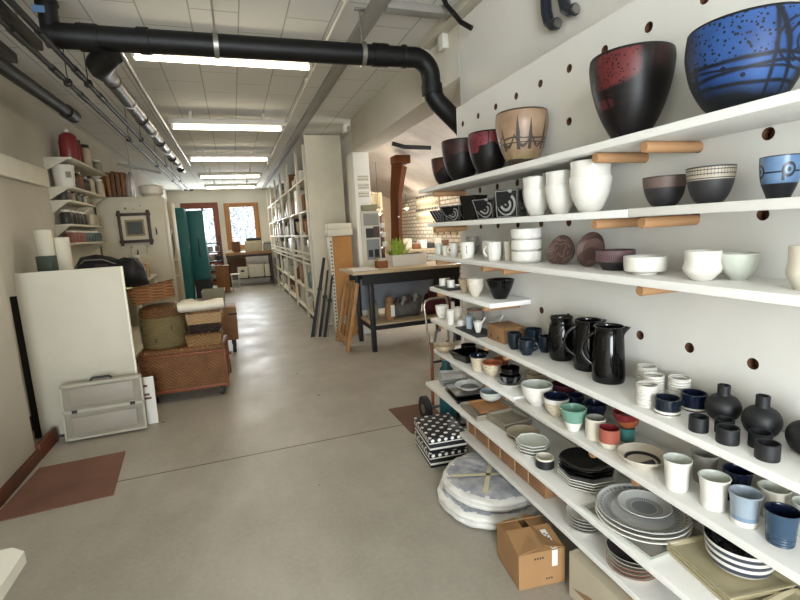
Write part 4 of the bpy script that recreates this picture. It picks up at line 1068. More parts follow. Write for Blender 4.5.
MB().tube([(0, 2.2, -.03), (0, 5.5, .03)], .052, 22).obj('pipe', pipe_bk, t); MB().tube([(0, 5.35, .027), (0, 5.6, .032)], .062, 22).obj('end_cap', pipe_bk, t)
t = thing('conduit', 'thin white conduit running along the right ends of the ceiling lights', 'conduit', (.795, 0, 2.845))
MB().tube([(0, 1.5, -.01), (0, 12.2, -.01), (-.02, 12.35, -.06), (-.08, 12.5, -.1)], .011, 10).obj('pipe', fix_m, t)
for y in (3.0, 4.6, 6.4, 8.0, 9.8): MB().box((0, y, .005), (.04, .03, .04), bev=.004).obj('clip', fix_m, t)
o = MB().tube([(1.42, 2.92, 2.88), (1.43, 2.91, 2.84), (1.46, 2.88, 2.785), (1.49, 2.83, 2.71), (1.53, 2.77, 2.655)], .016, 12).obj('cable_end', pipe_bk, None)
tag(o, 'short black cable end sticking out below the ceiling trim', 'cable')
navy_rubber = M('navy_rubber', '#20242d', .3, var=.1)
for lb, p in (('left of two dark hooked pipe ends above the peg board', (1.565, 2.08, 2.43)), ('right of two dark hooked pipe ends above the peg board', (1.565, 1.955, 2.44))):
    t = thing('pipe_hook', lb, 'pipe', p, 0, 'hooked pipe ends')
    MB().tube([(0, .01, .43), (0, .0, .08), (0, -.004, .03), (0, -.022, -.02), (0, -.055, -.047), (0, -.085, -.052)], .0265, 18).obj('pipe', navy_rubber, t)
    MB().tube([(0, -.084, -.052), (0, -.096, -.0525)], .021, 16).obj('end_ring', steel, t)
o = MB().box((1.575, 3.28, 2.76), (.05, .09, .1), bev=.006).obj('junction_box', fix_m, None); tag(o, 'small white junction box high on the beam', 'junction box')
o = MB().box((1.575, 6.45, 2.82), (.05, .1, .1), bev=.006).obj('sensor_box', fix_m, None); tag(o, 'small white sensor box at the far end of the beam', 'sensor')

# ================================================================== LEFT SIDE
board_w = M('white_panel', '#c6c0ad', .5, var=.03)
plank = M('cream_plank', '#f7f2e0', .6, var=.04)
o = MB().box((-1.665, 4.66, 2.105), (.045, 1.8, .17), bev=.004).obj('wall_plank', plank, None); tag(o, 'cream plank fixed along the left wall', 'plank')
t = thing('leaning_board', 'large white panel leaning upright in front of the left bench', 'panel', (-1.172, 4.08, 0), math.radians(1.2))
MB().box((0, 0, .645), (.68, .028, 1.25), bev=.003).obj('panel', board_w, t)
MB().box((.3415, 0, .645), (.012, .032, 1.25), bev=.003).obj('edge_strip', plank, t)
MB().box((-.2, 0, .01), (.06, .03, .02)).obj('foot', dark_m, t); MB().box((.2, 0, .01), (.06, .03, .02)).obj('foot', dark_m, t)
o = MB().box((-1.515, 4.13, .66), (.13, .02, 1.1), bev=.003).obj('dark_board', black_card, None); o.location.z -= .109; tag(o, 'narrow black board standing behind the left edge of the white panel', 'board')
# translucent portfolio case
cl = M('translucent_plastic', '#b0ab9a', .4, trans=.25, ior=1.1, alpha=.88, var=.04)
cl2 = M('plastic_rim', '#aea997', .4)
t = thing('plastic_case', 'translucent plastic carrying case with black handle leaning on the white panel', 'case', (-1.045, 3.93, 0), math.radians(1))
cs = lambda mb: mb.xf(rot=(math.radians(-6), 0, 0))
cs(MB().box((0, 0, .225), (.535, .055, .43), bev=.015)).obj('shell', cl, t)
cs(MB().box((0, -.029, .225), (.545, .012, .022)).box((-.262, -.029, .22), (.014, .012, .41)).box((.262, -.029, .22), (.014, .012, .41)).box((0, -.029, .42), (.53, .012, .016)).box((0, -.029, .022), (.53, .012, .016))).obj('rim', cl2, t)
cs(MB().box((0, -.0295, .33), (.42, .006, .14), bev=.003)).obj('recess', M('case_recess', '#9a9284', .5), t)
cs(MB().box((0, -.0295, .115), (.42, .006, .13), bev=.003)).obj('recess', bpy.data.materials['case_recess'], t)
cs(MB().tube([(-.07, -.02, .44), (-.055, -.02, .458), (.055, -.02, .458), (.07, -.02, .44)], .009, 10)).obj('handle', dark_m, t)
for x in (-.19, .19): cs(MB().box((x, -.037, .225), (.035, .01, .022), bev=.003)).obj('latch', dark_m, t)
t = thing('paper_print', 'white print sheet with small pictures standing behind the plastic case', 'print', (-.775, 4.03, 0))
MB().box((0, 0, .19), (.12, .012, .38)).xf(rot=(math.radians(-5), 0, 0)).obj('sheet', M('paper_white', '#dedad0', .6), t)
mb = MB()
for z, w_ in ((.31, .03), (.24, .045), (.21, .06)): mb.box((-.01 + w_ * .2, -.0068, z), (w_, .001, .018))
mb.xf(rot=(math.radians(-5), 0, 0)).obj('pictures', M('print_brown', '#6d4a3e', .6), t)

# wicker trunk on casters and the baskets on it
def weave(name, c1, c2, sx, sz, bump=.6):
    return M(name, c1, .55, fn=lambda e: e.mix(((e.x + e.y) * sx).sin() * (e.z * sz).sin() * .5 + .5, e.mix(e.noise(12), c1, c2), c2), bump=bump, bfn=lambda e: ((e.x + e.y) * sx).sin() * (e.z * sz).sin())


wk_red = weave('wicker_red', '#a5703f', '#5a381c', 175., 200., .4)
wk_dk = M('wicker_frame', '#7a4023', .5, var=.15, vscale=20)
wk_br = weave('wicker_brown', '#7c5630', '#553618', 120., 230.)
wk_tan = weave('wicker_tan', '#a88455', '#7d5b35', 170., 210.)
sea = weave('seagrass', '#877648', '#5f5233', 130., 270., .5)
T0 = math.radians(-2.5)
t = thing('wicker_chest', 'reddish brown wicker trunk on casters by the left bench', 'trunk', (-.515, 4.675, 0), T0)
MB().box((0, 0, .275), (.69, .42, .35), bev=.012).obj('trunk_body', wk_red, t)
MB().box((0, 0, .465), (.705, .435, .045), bev=.012).obj('trunk_lid', wk_red, t)
mb = MB()
for x in (-.345, .345):
    for y in (-.21, .21): MB().box((x, y, .27), (.022, .022, .36), bev=.006).obj('corner_post', wk_dk, t)
MB().box((0, -.2125, .108), (.70, .012, .03), bev=.004).obj('bottom_rail', wk_dk, t); MB().box((0, -.2175, .43), (.70, .012, .02), bev=.004).obj('rim_rail', wk_dk, t)
MB().tube([(.356, -.06, .34), (.385, -.03, .345), (.385, .03, .345), (.356, .06, .34)], .008, 8).obj('side_handle', wk_dk, t)
for x in (-.28, .28):
    for y in (-.15, .15):
        c = MB().tube([(x - .016, y, .042), (x + .016, y, .042)], .042, 18).obj('caster', dark_m, t)
        MB().box((x, y + .01, .07), (.04, .05, .045), bev=.006).obj('fork', steel, c)
t = thing('round_basket', 'round seagrass basket standing on the wicker trunk', 'basket', (-.675, 4.675, .4885))
MB().lathe([(0, 0), (.17, 0), (.19, .02), (.195, .14), (.195, .275), (.19, .285), (.182, .275), (.182, .02), (0, .012)], 44).obj('basket', sea, t)
for k in range(9):
    a = k * 2 * PI / 9 + .25; z = .19 if k % 2 else .09
    MB().box((.197 * math.cos(a), .197 * math.sin(a), z), (.008, .012, .045), rot=(0, 0, a), bev=.003).obj('stitch', dark_m, t)
t = thing('brown_basket', 'dark brown round basket lying on top of the seagrass basket', 'basket', (-.68, 4.672, .7745))
MB().lathe([(0, .0), (.185, 0), (.19, .03), (.18, .075), (.12, .1), (0, .108)], 44).obj('basket', wk_br, t)
t = thing('tilted_basket', 'long woven brown basket tilted on top of the round baskets', 'basket', (-.715, 4.65, .885), 0)
q = lambda mb: mb.xf(rot=(math.radians(-4), math.radians(-9), math.radians(5))).xf(loc=(0, 0, .03))
q(MB().sqdish((.165, .105), (.18, .12), .15, .012, 0, 0, .012)).obj('basket', weave('wicker_honey', '#93602f', '#6b4019', 26., 240.), t)
for s_ in (-1, 1): q(MB().box((0, s_ * .118, .148), (.37, .016, .018), bev=.005)).obj('rim', wk_br, t)
t = thing('wicker_tray', 'light square wicker basket on the right end of the trunk', 'basket', (-.335, 4.62, .4885), T0)
MB().sqdish((.14, .15), (.15, .16), .11, .012, 0, 0, .012).obj('basket', wk_tan, t)
MB().tube([(-.152, -.162, .11), (.152, -.162, .11), (.152, .162, .11), (-.152, .162, .11), (-.152, -.162, .11)], .008, 8).obj('rim', wk_br, t)
t = thing('dark_basket', 'dark brown basket stacked in the light wicker basket', 'basket', (-.325, 4.635, .53), T0)
MB().sqdish((.115, .12), (.128, .135), .155, .01, 0, 0, .012).obj('basket', weave('wicker_dark', '#3f281a', '#23150d', 120., 200.), t)
t = thing('light_tray', 'pale woven tray resting on the dark basket under the white cloth', 'tray', (-.315, 4.63, .6865), T0)
MB().sqdish((.14, .15), (.15, .16), .095, .012, 0, 0, .012).obj('tray', weave('wicker_pale', '#b08f66', '#96754c', 140., 210., .3), t)
cloth = M('white_cloth', '#dcd6c3', .8, var=.05, vscale=10, bump=.2, bscale=14)
mb = MB().tube([(-.22, 0, 0), (-.205, 0, .0), (-.16, .0, .004), (0, 0, -.004), (.13, 0, .006), (.185, 0, .008)], [.02, .045, .052, .044, .05, .046], 20)
for v in mb.bm.verts: v.co.y *= 1.9
o = mb.obj('white_cloth', cloth, None, loc=(-.33, 4.63, .834), rz=.05); tag(o, 'rolled white cloth lying across the pale woven tray', 'cloth')
# second trolley box behind the trunk
t = thing('brown_chest', 'brown wheeled chest behind the wicker trunk', 'chest', (-.40, 6.3, 0))
MB().box((0, 0, .375), (.68, .46, .41), bev=.01).obj('chest', M('chest_brown', '#7d5b37', .6, var=.15), t)
MB().box((.3, -.232, .5), (.1, .01, .02), bev=.003).obj('handle_slot', dark_m, t)
for x in (-.28, .28):
    for y in (-.17, .17): MB().tube([(x - .02, y, .06), (x + .02, y, .06)], .06, 16).box((x, y, .14), (.05, .06, .06)).obj('caster', dark_m, t)
t = thing('grey_bin', 'grey-beige open storage bin on the brown wheeled chest', 'bin', (-.30, 6.3, .5805))
MB().sqdish((.115, .14), (.135, .16), .22, .008, 0, 0).obj('bin', M('bin_grey', '#8d8872', .6), t)
MB().box((0, 0, .19), (.26, .31, .012)).obj('rim', M('bin_rim', '#b8b39b', .6), t)
for p in t.children:
    if p.name.startswith('rim'): bpy.data.objects.remove(p)
mb = MB()
for k in range(3):
    mb.tube([(-.16 + .02 * k, -.13 + .1 * k, .03), (-.05, -.1 + .1 * k, .07 + .02 * k), (.06, -.08 + .09 * k, .035)], [.03, .055, .03], 12)
o = MB().tube([(-.16, -.16, .03), (-.08, -.1, .075), (.0, .0, .06), (.08, .06, .04)], [.028, .06, .07, .035], 16).obj('white_cushion', cloth, None, loc=(-.57, 6.26, .585)); tag(o, 'crumpled white cloth beside the grey bin on the brown chest', 'cloth')
mb.bm.free()

# bench along the left wall
bench_m = M('bench_white', '#c9c3b0', .5, var=.05)
t = thing('side_bench', 'long white bench along the left wall behind the white panel', 'bench', (-1.35, 5.85, 0))
MB().box((0, 0, .985), (.64, 2.5, .03), bev=.004).obj('bench_top', bench_m, t)
for x in (-.28, .28):
    for y in (-1.2, 0, 1.2): MB().box((x, y, .485), (.05, .05, .97), bev=.004).obj('leg', bench_m, t)
MB().box((0, 0, .3), (.6, 2.4, .025)).obj('lower_shelf', bench_m, t)
# dark backpack-like bag lying on the bench
nyl = M('black_nylon', '#16161a', .55, var=.2, vscale=14, bump=.15, bscale=40)
t = thing('black_bag', 'long padded black bag lying on the left bench', 'bag', (-1.14, 5.22, 1.0005), 0)
g = []
prof = [(-.34, .05, .02), (-.32, .22, .06), (-.25, .33, .11), (-.12, .35, .13), (.0, .32, .13), (.08, .28, .13), (.15, .30, .15), (.23, .29, .14), (.275, .2, .09), (.295, .06, .03)]
for x, h, w_ in prof:
    g.append([(x, w_ * math.cos(a), max(0, h / 2 + h / 2 * math.sin(a))) for a in [2 * PI * k / 20 for k in range(21)]])
MB().quads(g).obj('bag', nyl, t, smooth=60)
MB().tube([(-.3, -.06, .22), (-.2, -.1, .3), (-.05, -.11, .3), (.06, -.12, .25)], .006, 8).obj('zip_piping', M('grey_piping', '#77746c', .5), t)
MB().tube([(.05, -.12, .27), (.14, -.13, .3), (.22, -.14, .28), (.27, -.12, .18)], .009, 8).obj('strap', nyl, t)
MB().box((-.06, -.12, .2), (.1, .03, .12), bev=.012, rot=(.3, 0, 0)).obj('pocket', dark_m, t)
MB().tube([(-.36, 0, .12), (-.46, .02, .13), (-.5, .03, .1)], .012, 8).obj('shoulder_strap', nyl, t)
o = MB().box((0, 0, .085), (.11, .2, .17), bev=.004).obj('green_box', M('dark_green_card', '#3a4636', .6), None, loc=(-1.515, 4.78, 1.2005)); tag(o, 'dark green box under the paper towel rolls', 'box')
o = MB().box((-1.53, 4.85, 1.1), (.27, .3, .2), bev=.004).obj('white_crate', bench_m, None); tag(o, 'white box on the left bench beneath the green box', 'box')
paper = M('paper_roll', '#d3cdb9', .85, bump=.1, bscale=50)
for i, (x, y, z, h) in enumerate(((-1.52, 4.78, 1.3705, .22), (-1.43, 4.88, 1.2005, .32))):
    t = thing('paper_roll', ['white paper towel roll standing on the dark green box', 'taller white paper roll right of the dark green box'][i], 'paper roll', (x, y, z))
    MB().lathe([(.018, 0), (.062, 0), (.065, .006), (.065, h - .006), (.062, h), (.018, h)], 28, close=True).obj('paper', paper, t)
    MB().lathe([(.015, .0), (.018, 0), (.018, h), (.015, h)], 16, close=True).obj('core', kraft, t)
o = MB().box((-1.02, 4.95, 1.012), (.12, .2, .024), bev=.003).obj('notepad', M('note_green', '#b9bd8c', .7), None); tag(o, 'pale green pad at the front edge of the left bench', 'notepad')
o = MB().box((-1.055, 6.02, 1.15), (.05, .03, .3), bev=.003).obj('white_post', board_w, None); tag(o, 'short white post standing on the left bench', 'post')
o = MB().box((-1.16, 6.5, 1.09), (.26, .2, .18), bev=.01).obj('tan_parcel', M('tan_paper', '#a58a66', .7, var=.2), None); tag(o, 'tan and white parcel at the far end of the left bench', 'parcel')
o = MB().box((-.93, 6.75, .88), (.16, .4, .12), bev=.01).obj('black_case', nyl, None); 
o.location = (0, 0, 0); bpy.data.objects.remove(o)

# wall shelves with jars
sh_m = M('wall_shelf_cream', '#cfc9b4', .55, var=.03)
WS = [(2.325, -1.445, 7.06, 'topmost', 'with the red bottle'), (2.04, -1.475, 7.03, 'second', 'with the white bucket'), (1.905, -1.505, 6.55, 'third', 'with a row of small jars'), (1.665, -1.525, 6.85, 'fourth', 'with dark jars and a box'), (1.475, -1.525, 6.9, 'lowest', 'with pink and teal jars')]
for z, xf, y1, nm, w_ in WS:
    t = thing('jar_shelf', '%s cream wall shelf on the left wall, %s' % (nm, w_), 'shelf', (-1.69, 5.645, z), 0, 'cream wall shelves')
    W_ = xf + 1.69
    MB().box((W_ / 2, (y1 - 5.645) / 2, -.011), (W_, y1 - 5.645, .022), bev=.003).obj('board', sh_m, t)
    for y in (.015, y1 - 5.645 - .02): MB().prism([(0, 0), (W_ * .8, 0), (0, -.11)], -.008, .008, rot=(PI / 2, 0, 0), c=(0, y, -.0225)).obj('bracket', sh_m, t)
jm = {k: M('jar_' + k, c, .35, var=.1) for k, c in (('pink', '#8a5a50'), ('teal', '#4f6262'), ('dark', '#33302c'), ('amber', '#6a4a30'), ('cream', '#b3a88c'), ('blue', '#2c3358'), ('green', '#6b7458'), ('red', '#7a2b2a'), ('clear', '#8b8674'))}
lid_w = M('lid_white', '#d6d2c4', .45); lid_k = M('lid_black', '#222020', .45)


def jar(label, x, y, z, r, h, col, lid, group, cat='jar', neck=.78):
    t = thing('jar', label, cat, (x, y, z + .0005), 0, group)
    MB().lathe([(0, 0), (r * .95, 0), (r, r * .1), (r, h * .72), (r * neck, h * .84), (r * neck, h * .88), (0, h * .88)], 18).obj('glass', jm[col], t)
    MB().lathe([(0, h * .86), (r * neck * 1.08, h * .86), (r * neck * 1.08, h), (0, h)], 18).obj('lid', lid, t)


ORD = ['first', 'second', 'third', 'fourth', 'fifth', 'sixth', 'seventh', 'eighth', 'ninth', 'tenth', 'eleventh', 'twelfth']
# topmost
t = thing('red_bottle', 'tall red rounded canister at the near end of the topmost wall shelf', 'canister', (-1.545, 6.0, 2.3255))
MB().lathe([(0, 0), (.085, 0), (.09, .02), (.09, .2), (.075, .27), (.04, .30), (0, .305)], 28).obj('canister', jm['red'], t); MB().tube([(0, 0, .3), (0, 0, .335)], .02, 12).obj('cap', lid_w, t)
jar('second red canister behind the tall red one on the topmost wall shelf', -1.56, 6.25, 2.325, .075, .27, 'red', lid_k, None, 'canister')
jar('cream jar with a black lid in the middle of the topmost wall shelf', -1.54, 6.48, 2.325, .08, .26, 'cream', lid_k, None)
jar('amber jar on the topmost wall shelf', -1.58, 6.68, 2.325, .07, .22, 'amber', lid_k, None)
jar('pale jar with a white lid at the far end of the topmost wall shelf', -1.53, 6.9, 2.325, .075, .15, 'clear', lid_w, None)
# second
t = thing('white_bucket', 'white bucket at the near end of the second wall shelf', 'bucket', (-1.575, 5.79, 2.0405))
MB().lathe([(0, 0), (.085, 0), (.098, .2), (.102, .2), (.102, .22), (.09, .22), (.08, .01), (0, .008)], 30).obj('bucket', lid_w, t); MB().box((.06, -.076, .12), (.05, .004, .06), rot=(0, 0, .65)).obj('label', jm['clear'], t)
for k, (c, l) in enumerate((('dark', lid_w), ('amber', lid_k), ('red', lid_w), ('dark', lid_k), ('amber', lid_w), ('cream', lid_k), ('dark', lid_w))):
    jar('%s bottle right of the white bucket on the second wall shelf' % ORD[k], -1.56 + .02 * (k % 2), 5.98 + k * .125, 2.04, .043, .15 + .03 * (k % 3), c, l, 'bottles on the second wall shelf', 'bottle', .5)
jar('white roll-shaped jar at the far end of the second wall shelf', -1.53, 6.93, 2.04, .055, .21, 'cream', lid_w, None)
for k, c in enumerate(('dark', 'amber', 'clear', 'dark', 'green', 'blue', 'cream', 'clear')):
    jar('%s small jar from the near end of the third wall shelf' % ORD[k], -1.58, 5.70 + k * .105, 1.905, .042, .10, c, [lid_k, lid_w][k % 2], 'small jars on the third wall shelf')
for k in range(5):
    jar('%s dark jar with a white lid from the near end of the fourth wall shelf' % ORD[k], -1.60, 5.75 + k * .13, 1.665, .055, .145, 'dark', lid_w, 'dark jars on the fourth wall shelf')
o = MB().box((-1.61, 6.62, 1.73), (.13, .3, .13), bev=.004).obj('cream_box', jm['cream'], None); tag(o, 'cream box at the far end of the fourth wall shelf', 'box')
for k in range(10):
    jar('%s jar from the near end of the lowest wall shelf' % ORD[k], -1.605, 5.80 + k * .113, 1.475, .05, .125, 'pink' if k < 4 else 'teal', lid_w, 'pink and teal jars on the lowest wall shelf')
o = MB().box((-1.52, 6.3, 1.1), (.26, .8, .19), bev=.006).obj('cream_carton', jm['cream'], None); tag(o, 'long cream carton on the bench under the lowest wall shelf', 'carton')

# white partition with the framed picture
t = thing('white_cabinet', 'tall white cabinet carrying the framed picture and boards on top', 'cabinet', (-1.265, 7.45, 0))
MB().box((0, 0, 1.025), (.80, .46, 2.05), bev=.005).obj('cabinet', M('cabinet_white', '#bfb8a2', .6, var=.04), t)
dk = M('frame_dark_wood', '#3a281c', .5, var=.2)
t = thing('picture_frame', 'dark wooden frame with overlapping corners and a grey picture', 'picture', (-1.235, 7.2, 1.635))
for sx in (-1, 1): MB().box((sx * .175, -.006, 0), (.04, .025, .47), bev=.004).obj('stile', dk, t)
for sz in (-1, 1): MB().box((0, -.006, sz * .18), (.41, .022, .04), bev=.004).obj('rail', dk, t)
MB().box((0, .004, 0), (.32, .008, .33)).obj('mat', M('mat_cream', '#c6bea6', .7), t)
MB().box((0, -.002, 0), (.23, .008, .22)).obj('inner_frame', M('inner_frame', '#8b7657', .6), t)
MB().box((0, -.008, 0), (.185, .006, .17)).obj('picture', M('picture_grey', '#41423d', .5, var=.15), t)
o = MB().box((-1.24, 7.2155, 1.93), (.24, .008, .1)).obj('note_sheet', M('note_sheet', '#bcb59c', .7, fn=lambda e: e.mix((e.noise(16, 4)).gt(.58), '#c4bda8', '#77705c')), None); tag(o, 'pale drawn sheet pinned above the framed picture', 'sheet')
bw = [M('board_wood%d' % k, c, .6, var=.15, vscale=8, stretch=(1, 1, .1)) for k, c in enumerate(('#6b4a28', '#7a4b24', '#8a5a30', '#5f3c20'))]
for k in range(6):
    o = MB().box((0, 0, .17), (.045, .26, .34 - .015 * (k % 3)), rot=(0, .03 * (k % 2), 0), bev=.003).obj('wood_board', bw[k % 4], None, loc=(-1.615 + k * .058, 7.43, 2.056)); tag(o, '%s wooden board from the left standing on the white cabinet' % ORD[k], 'board', 'wooden boards on the white cabinet')
o = MB().box((-1.235, 7.42, 2.22), (.035, .2, .33), bev=.004).obj('metal_stand', steel, None); tag(o, 'upright metal stand beside the boards on the white cabinet', 'stand')
pot_ = MB().lathe([(0, 0), (.09, 0), (.15, .05), (.155, .13), (.15, .15), (.10, .165), (0, .17)], 32).obj('white_basin', ivory_g, None, loc=(-1.01, 7.42, 2.0505)); tag(pot_, 'upturned white basin on the white cabinet', 'basin')
o = MB().tube([(-1.38, 7.4, 2.50), (-.86, 7.44, 2.385)], .016, 10).obj('metal_pole', steel, None); tag(o, 'slanting metal pole above the white cabinet', 'pole')
o2 = MB().tube([(-1.25, 7.5, 2.395), (-1.25, 7.5, 2.88)], .004, 6).obj('pole_wire', steel, o)
for k, (x, z) in enumerate(((-1.31, 1.36), (-1.24, 1.31), (-1.12, 1.36), (-.98, 1.6))):
    t = thing('wall_hook', '%s small hook with hanging tool on the white cabinet, counted from the left' % ORD[k], 'hook', (x, 7.2, z), 0, 'hooks on the white cabinet')
    MB().box((0, 0, .02), (.02, .03, .03), bev=.004).obj('hook', steel, t); MB().box((0, -.005, -.03), (.018, .012, .08), bev=.004).obj('tool', [jm['cream'], dark_m][k % 2], t)
# power column and teal lockers
t = thing('power_column', 'narrow cream column with cables and sockets beyond the white cabinet', 'column', (-.985, 8.75, 0))
MB().box((0, 0, 1.03), (.17, .5, 2.06), bev=.005).obj('column', M('column_cream', '#b9b096', .6, var=.06), t)
MB().box((.02, -.26, 1.55), (.07, .03, .12), bev=.006).obj('socket', lid_w, t); MB().box((-.06, -.26, 1.52), (.05, .03, .14), bev=.006).obj('switch', jm['clear'], t)
MB().tube([(.02, -.27, 1.95), (.015, -.27, 1.6), (.0, -.27, 1.3), (.03, -.275, 1.1), (.06, -.27, 1.3), (.05, -.27, 1.55)], .007, 8).obj('cable', dark_m, t)
MB().box((.03, -.29, 1.12), (.14, .08, .02)).obj('ledge', lid_w, t); MB().box((.01, -.29, .86), (.13, .08, .02)).obj('ledge', lid_w, t)
teal_p = M('teal_paint', '#25696a', .45, var=.08, vscale=3)
t = thing('teal_locker', 'near teal metal locker beyond the cream column', 'locker', (-1.18, 12.1, 0), 0, 'teal lockers')
MB().box((0, 0, 1.08), (.36, .6, 2.16), bev=.006).obj('locker', teal_p, t); MB().box((.02, -.305, 1.1), (.28, .015, 1.9), bev=.004).obj('door', teal_p, t)
t = thing('teal_locker', 'far teal metal locker with a long black door handle', 'locker', (-.81, 12.55, 0), 0, 'teal lockers')
MB().box((0, 0, 1.28), (.36, .6, 1.66), bev=.006).obj('locker', teal_p, t)
d_ = MB().box((.0, -.305, 1.28), (.31, .015, 1.56), bev=.004).obj('door', teal_p, t)
MB().tube([(.02, -.33, 1.44), (.02, -.36, 1.42), (.02, -.36, 1.02), (.02, -.33, 1.0)], .014, 10).obj('handle', dark_m, d_)
MB().box((0, 0, .225), (.34, .56, .44)).obj('base', dark_m, t)
t = thing('tool_rack', 'dark metal rack full of parts between the teal locker and the back door', 'rack', (-.52, 13.7, 0))
for sx in (-.17, .17):
    for sy in (-.2, .2): MB().box((sx, sy, .75), (.03, .03, 1.5)).obj('post', dark_m, t)
for z in (.3, .55, .8, 1.05, 1.3): MB().box((0, 0, z), (.36, .42, .03)).obj('rack_shelf', dark_m, t)
for k in range(8):
    o = MB().box((0, 0, .08), (.12, .2, .14), bev=.01).obj('rack_bin', [jm['clear'], dark_m, steel, jm['amber']][k % 4], None, loc=(-.6 + .17 * (k % 2), 13.62, .317 + .25 * (k // 2))); tag(o, '%s bin in the dark rack, counted from the bottom left' % ORD[k], 'bin', 'bins in the dark rack')
t = thing('brown_stool_box', 'brown wooden crate on the floor in front of the dark rack', 'crate', (-.36, 13.1, 0))
MB().box((0, 0, .35), (.32, .34, .68), bev=.008).obj('crate', bw[2], t); MB().box((0, 0, .70), (.35, .37, .03), bev=.006).obj('lid', bw[1], t)
t = thing('white_stool', 'small white stool right of the brown crate', 'stool', (-.05, 13.3, 0))
MB().box((0, 0, .44), (.24, .24, .03), bev=.006).obj('seat', lid_w, t)
for sx in (-.09, .09):
    for sy in (-.09, .09): MB().box((sx, sy, .215), (.025, .025, .43)).obj('leg', lid_w, t)

# back table below the window
tt = M('oak_top', '#9c7750', .5, var=.15, vscale=6, stretch=(.15, 1, 1))
t = thing('back_table', 'wooden work table under the back window', 'table', (.40, 14.65, 0))
MB().box((0, 0, .955), (1.32, .86, .07), bev=.006).obj('table_top', tt, t); MB().box((-.05, -.38, .88), (1.2, .03, .07)).obj('apron', dk, t)
for sx in (-.6, .6):
    for sy in (-.38, .38): MB().box((sx, sy, .46), (.06, .06, .92)).obj('leg', dk, t)
MB().box((0, 0, .22), (1.2, .7, .03)).obj('lower_shelf', dk, t); MB().box((-.35, .36, .55), (.5, .02, .62)).obj('back_panel', bw[3], t)
for nm, lb, cat, p, d, m_ in (('wooden_box', 'dark wooden box on the left of the back table', 'box', (.05, 14.5, 1.145), (.24, .2, .31), bw[3]), ('pale_carton', 'wide pale carton on the back table below the window', 'carton', (.53, 14.5, 1.145), (.47, .3, .31), jm['cream']), ('grey_case', 'grey flat case lying on the pale carton', 'case', (.56, 14.5, 1.342), (.42, .26, .08), dark_m),
                              ('grey_machine', 'grey desk machine at the right end of the back table', 'machine', (.93, 14.5, 1.12), (.22, .3, .26), grey_g), ('white_tub', 'white tub with a dark slot under the back table', 'tub', (.16, 14.45, .395), (.27, .4, .31), board_w), ('white_appliance', 'white appliance under the middle of the back table', 'appliance', (.55, 14.45, .42), (.42, .4, .36), board_w), ('white_appliance', 'narrow white appliance at the right under the back table', 'appliance', (.86, 14.45, .42), (.14, .4, .36), board_w)):
    t = thing(nm, lb, cat, (p[0], p[1], p[2] - d[2] / 2 + .0008)); MB().box((0, 0, d[2] / 2), d, bev=.008).obj('body', m_, t)
    if nm == 'white_tub': MB().box((0, -d[1] / 2 - .003, d[2] * .65), (.1, .008, .05)).obj('slot', dark_m, t)
    elif nm != 'grey_case': MB().box((0, -d[1] / 2 - .003, d[2] * .8), (d[0] * .8, .008, .02)).obj('seam', dark_m if 'mach' in nm else m_, t)
o = MB().box((-.13, 14.45, 1.01), (.2, .2, .04), bev=.01).obj('paper_pile', board_w, None); tag(o, 'small pile of paper at the left end of the back table', 'papers')
# garden tree beyond the window
t = thing('garden_tree', 'frosty leafy tree outside the back window', 'tree', (-.33, 18.6, -.2))
MB().tube([(0, 0, 0), (.05, 0, 1.2), (0, .05, 2.6), (.1, 0, 4)], [.12, .1, .07, .03], 10).obj('trunk', bpy.data.materials['grey_stoneware'], t)
mb = MB(); rnd = random.Random(3)
for k in range(4200):
    p = Vector((rnd.gauss(.5, 1.2), rnd.gauss(0, .5), rnd.uniform(.7, 4.3))); d = Vector((rnd.uniform(-1, 1), rnd.uniform(-.5, .5), rnd.uniform(-1, 1))).normalized() * rnd.uniform(.045, .1); q_ = d.orthogonal().normalized() * .025
    vs = [mb.bm.verts.new(p + s_) for s_ in (-d, q_, d, -q_)]; mb.bm.faces.new(vs)
mb.obj('foliage', M('frosted_leaf', '#9fb2ba', .8, var=.2), t)

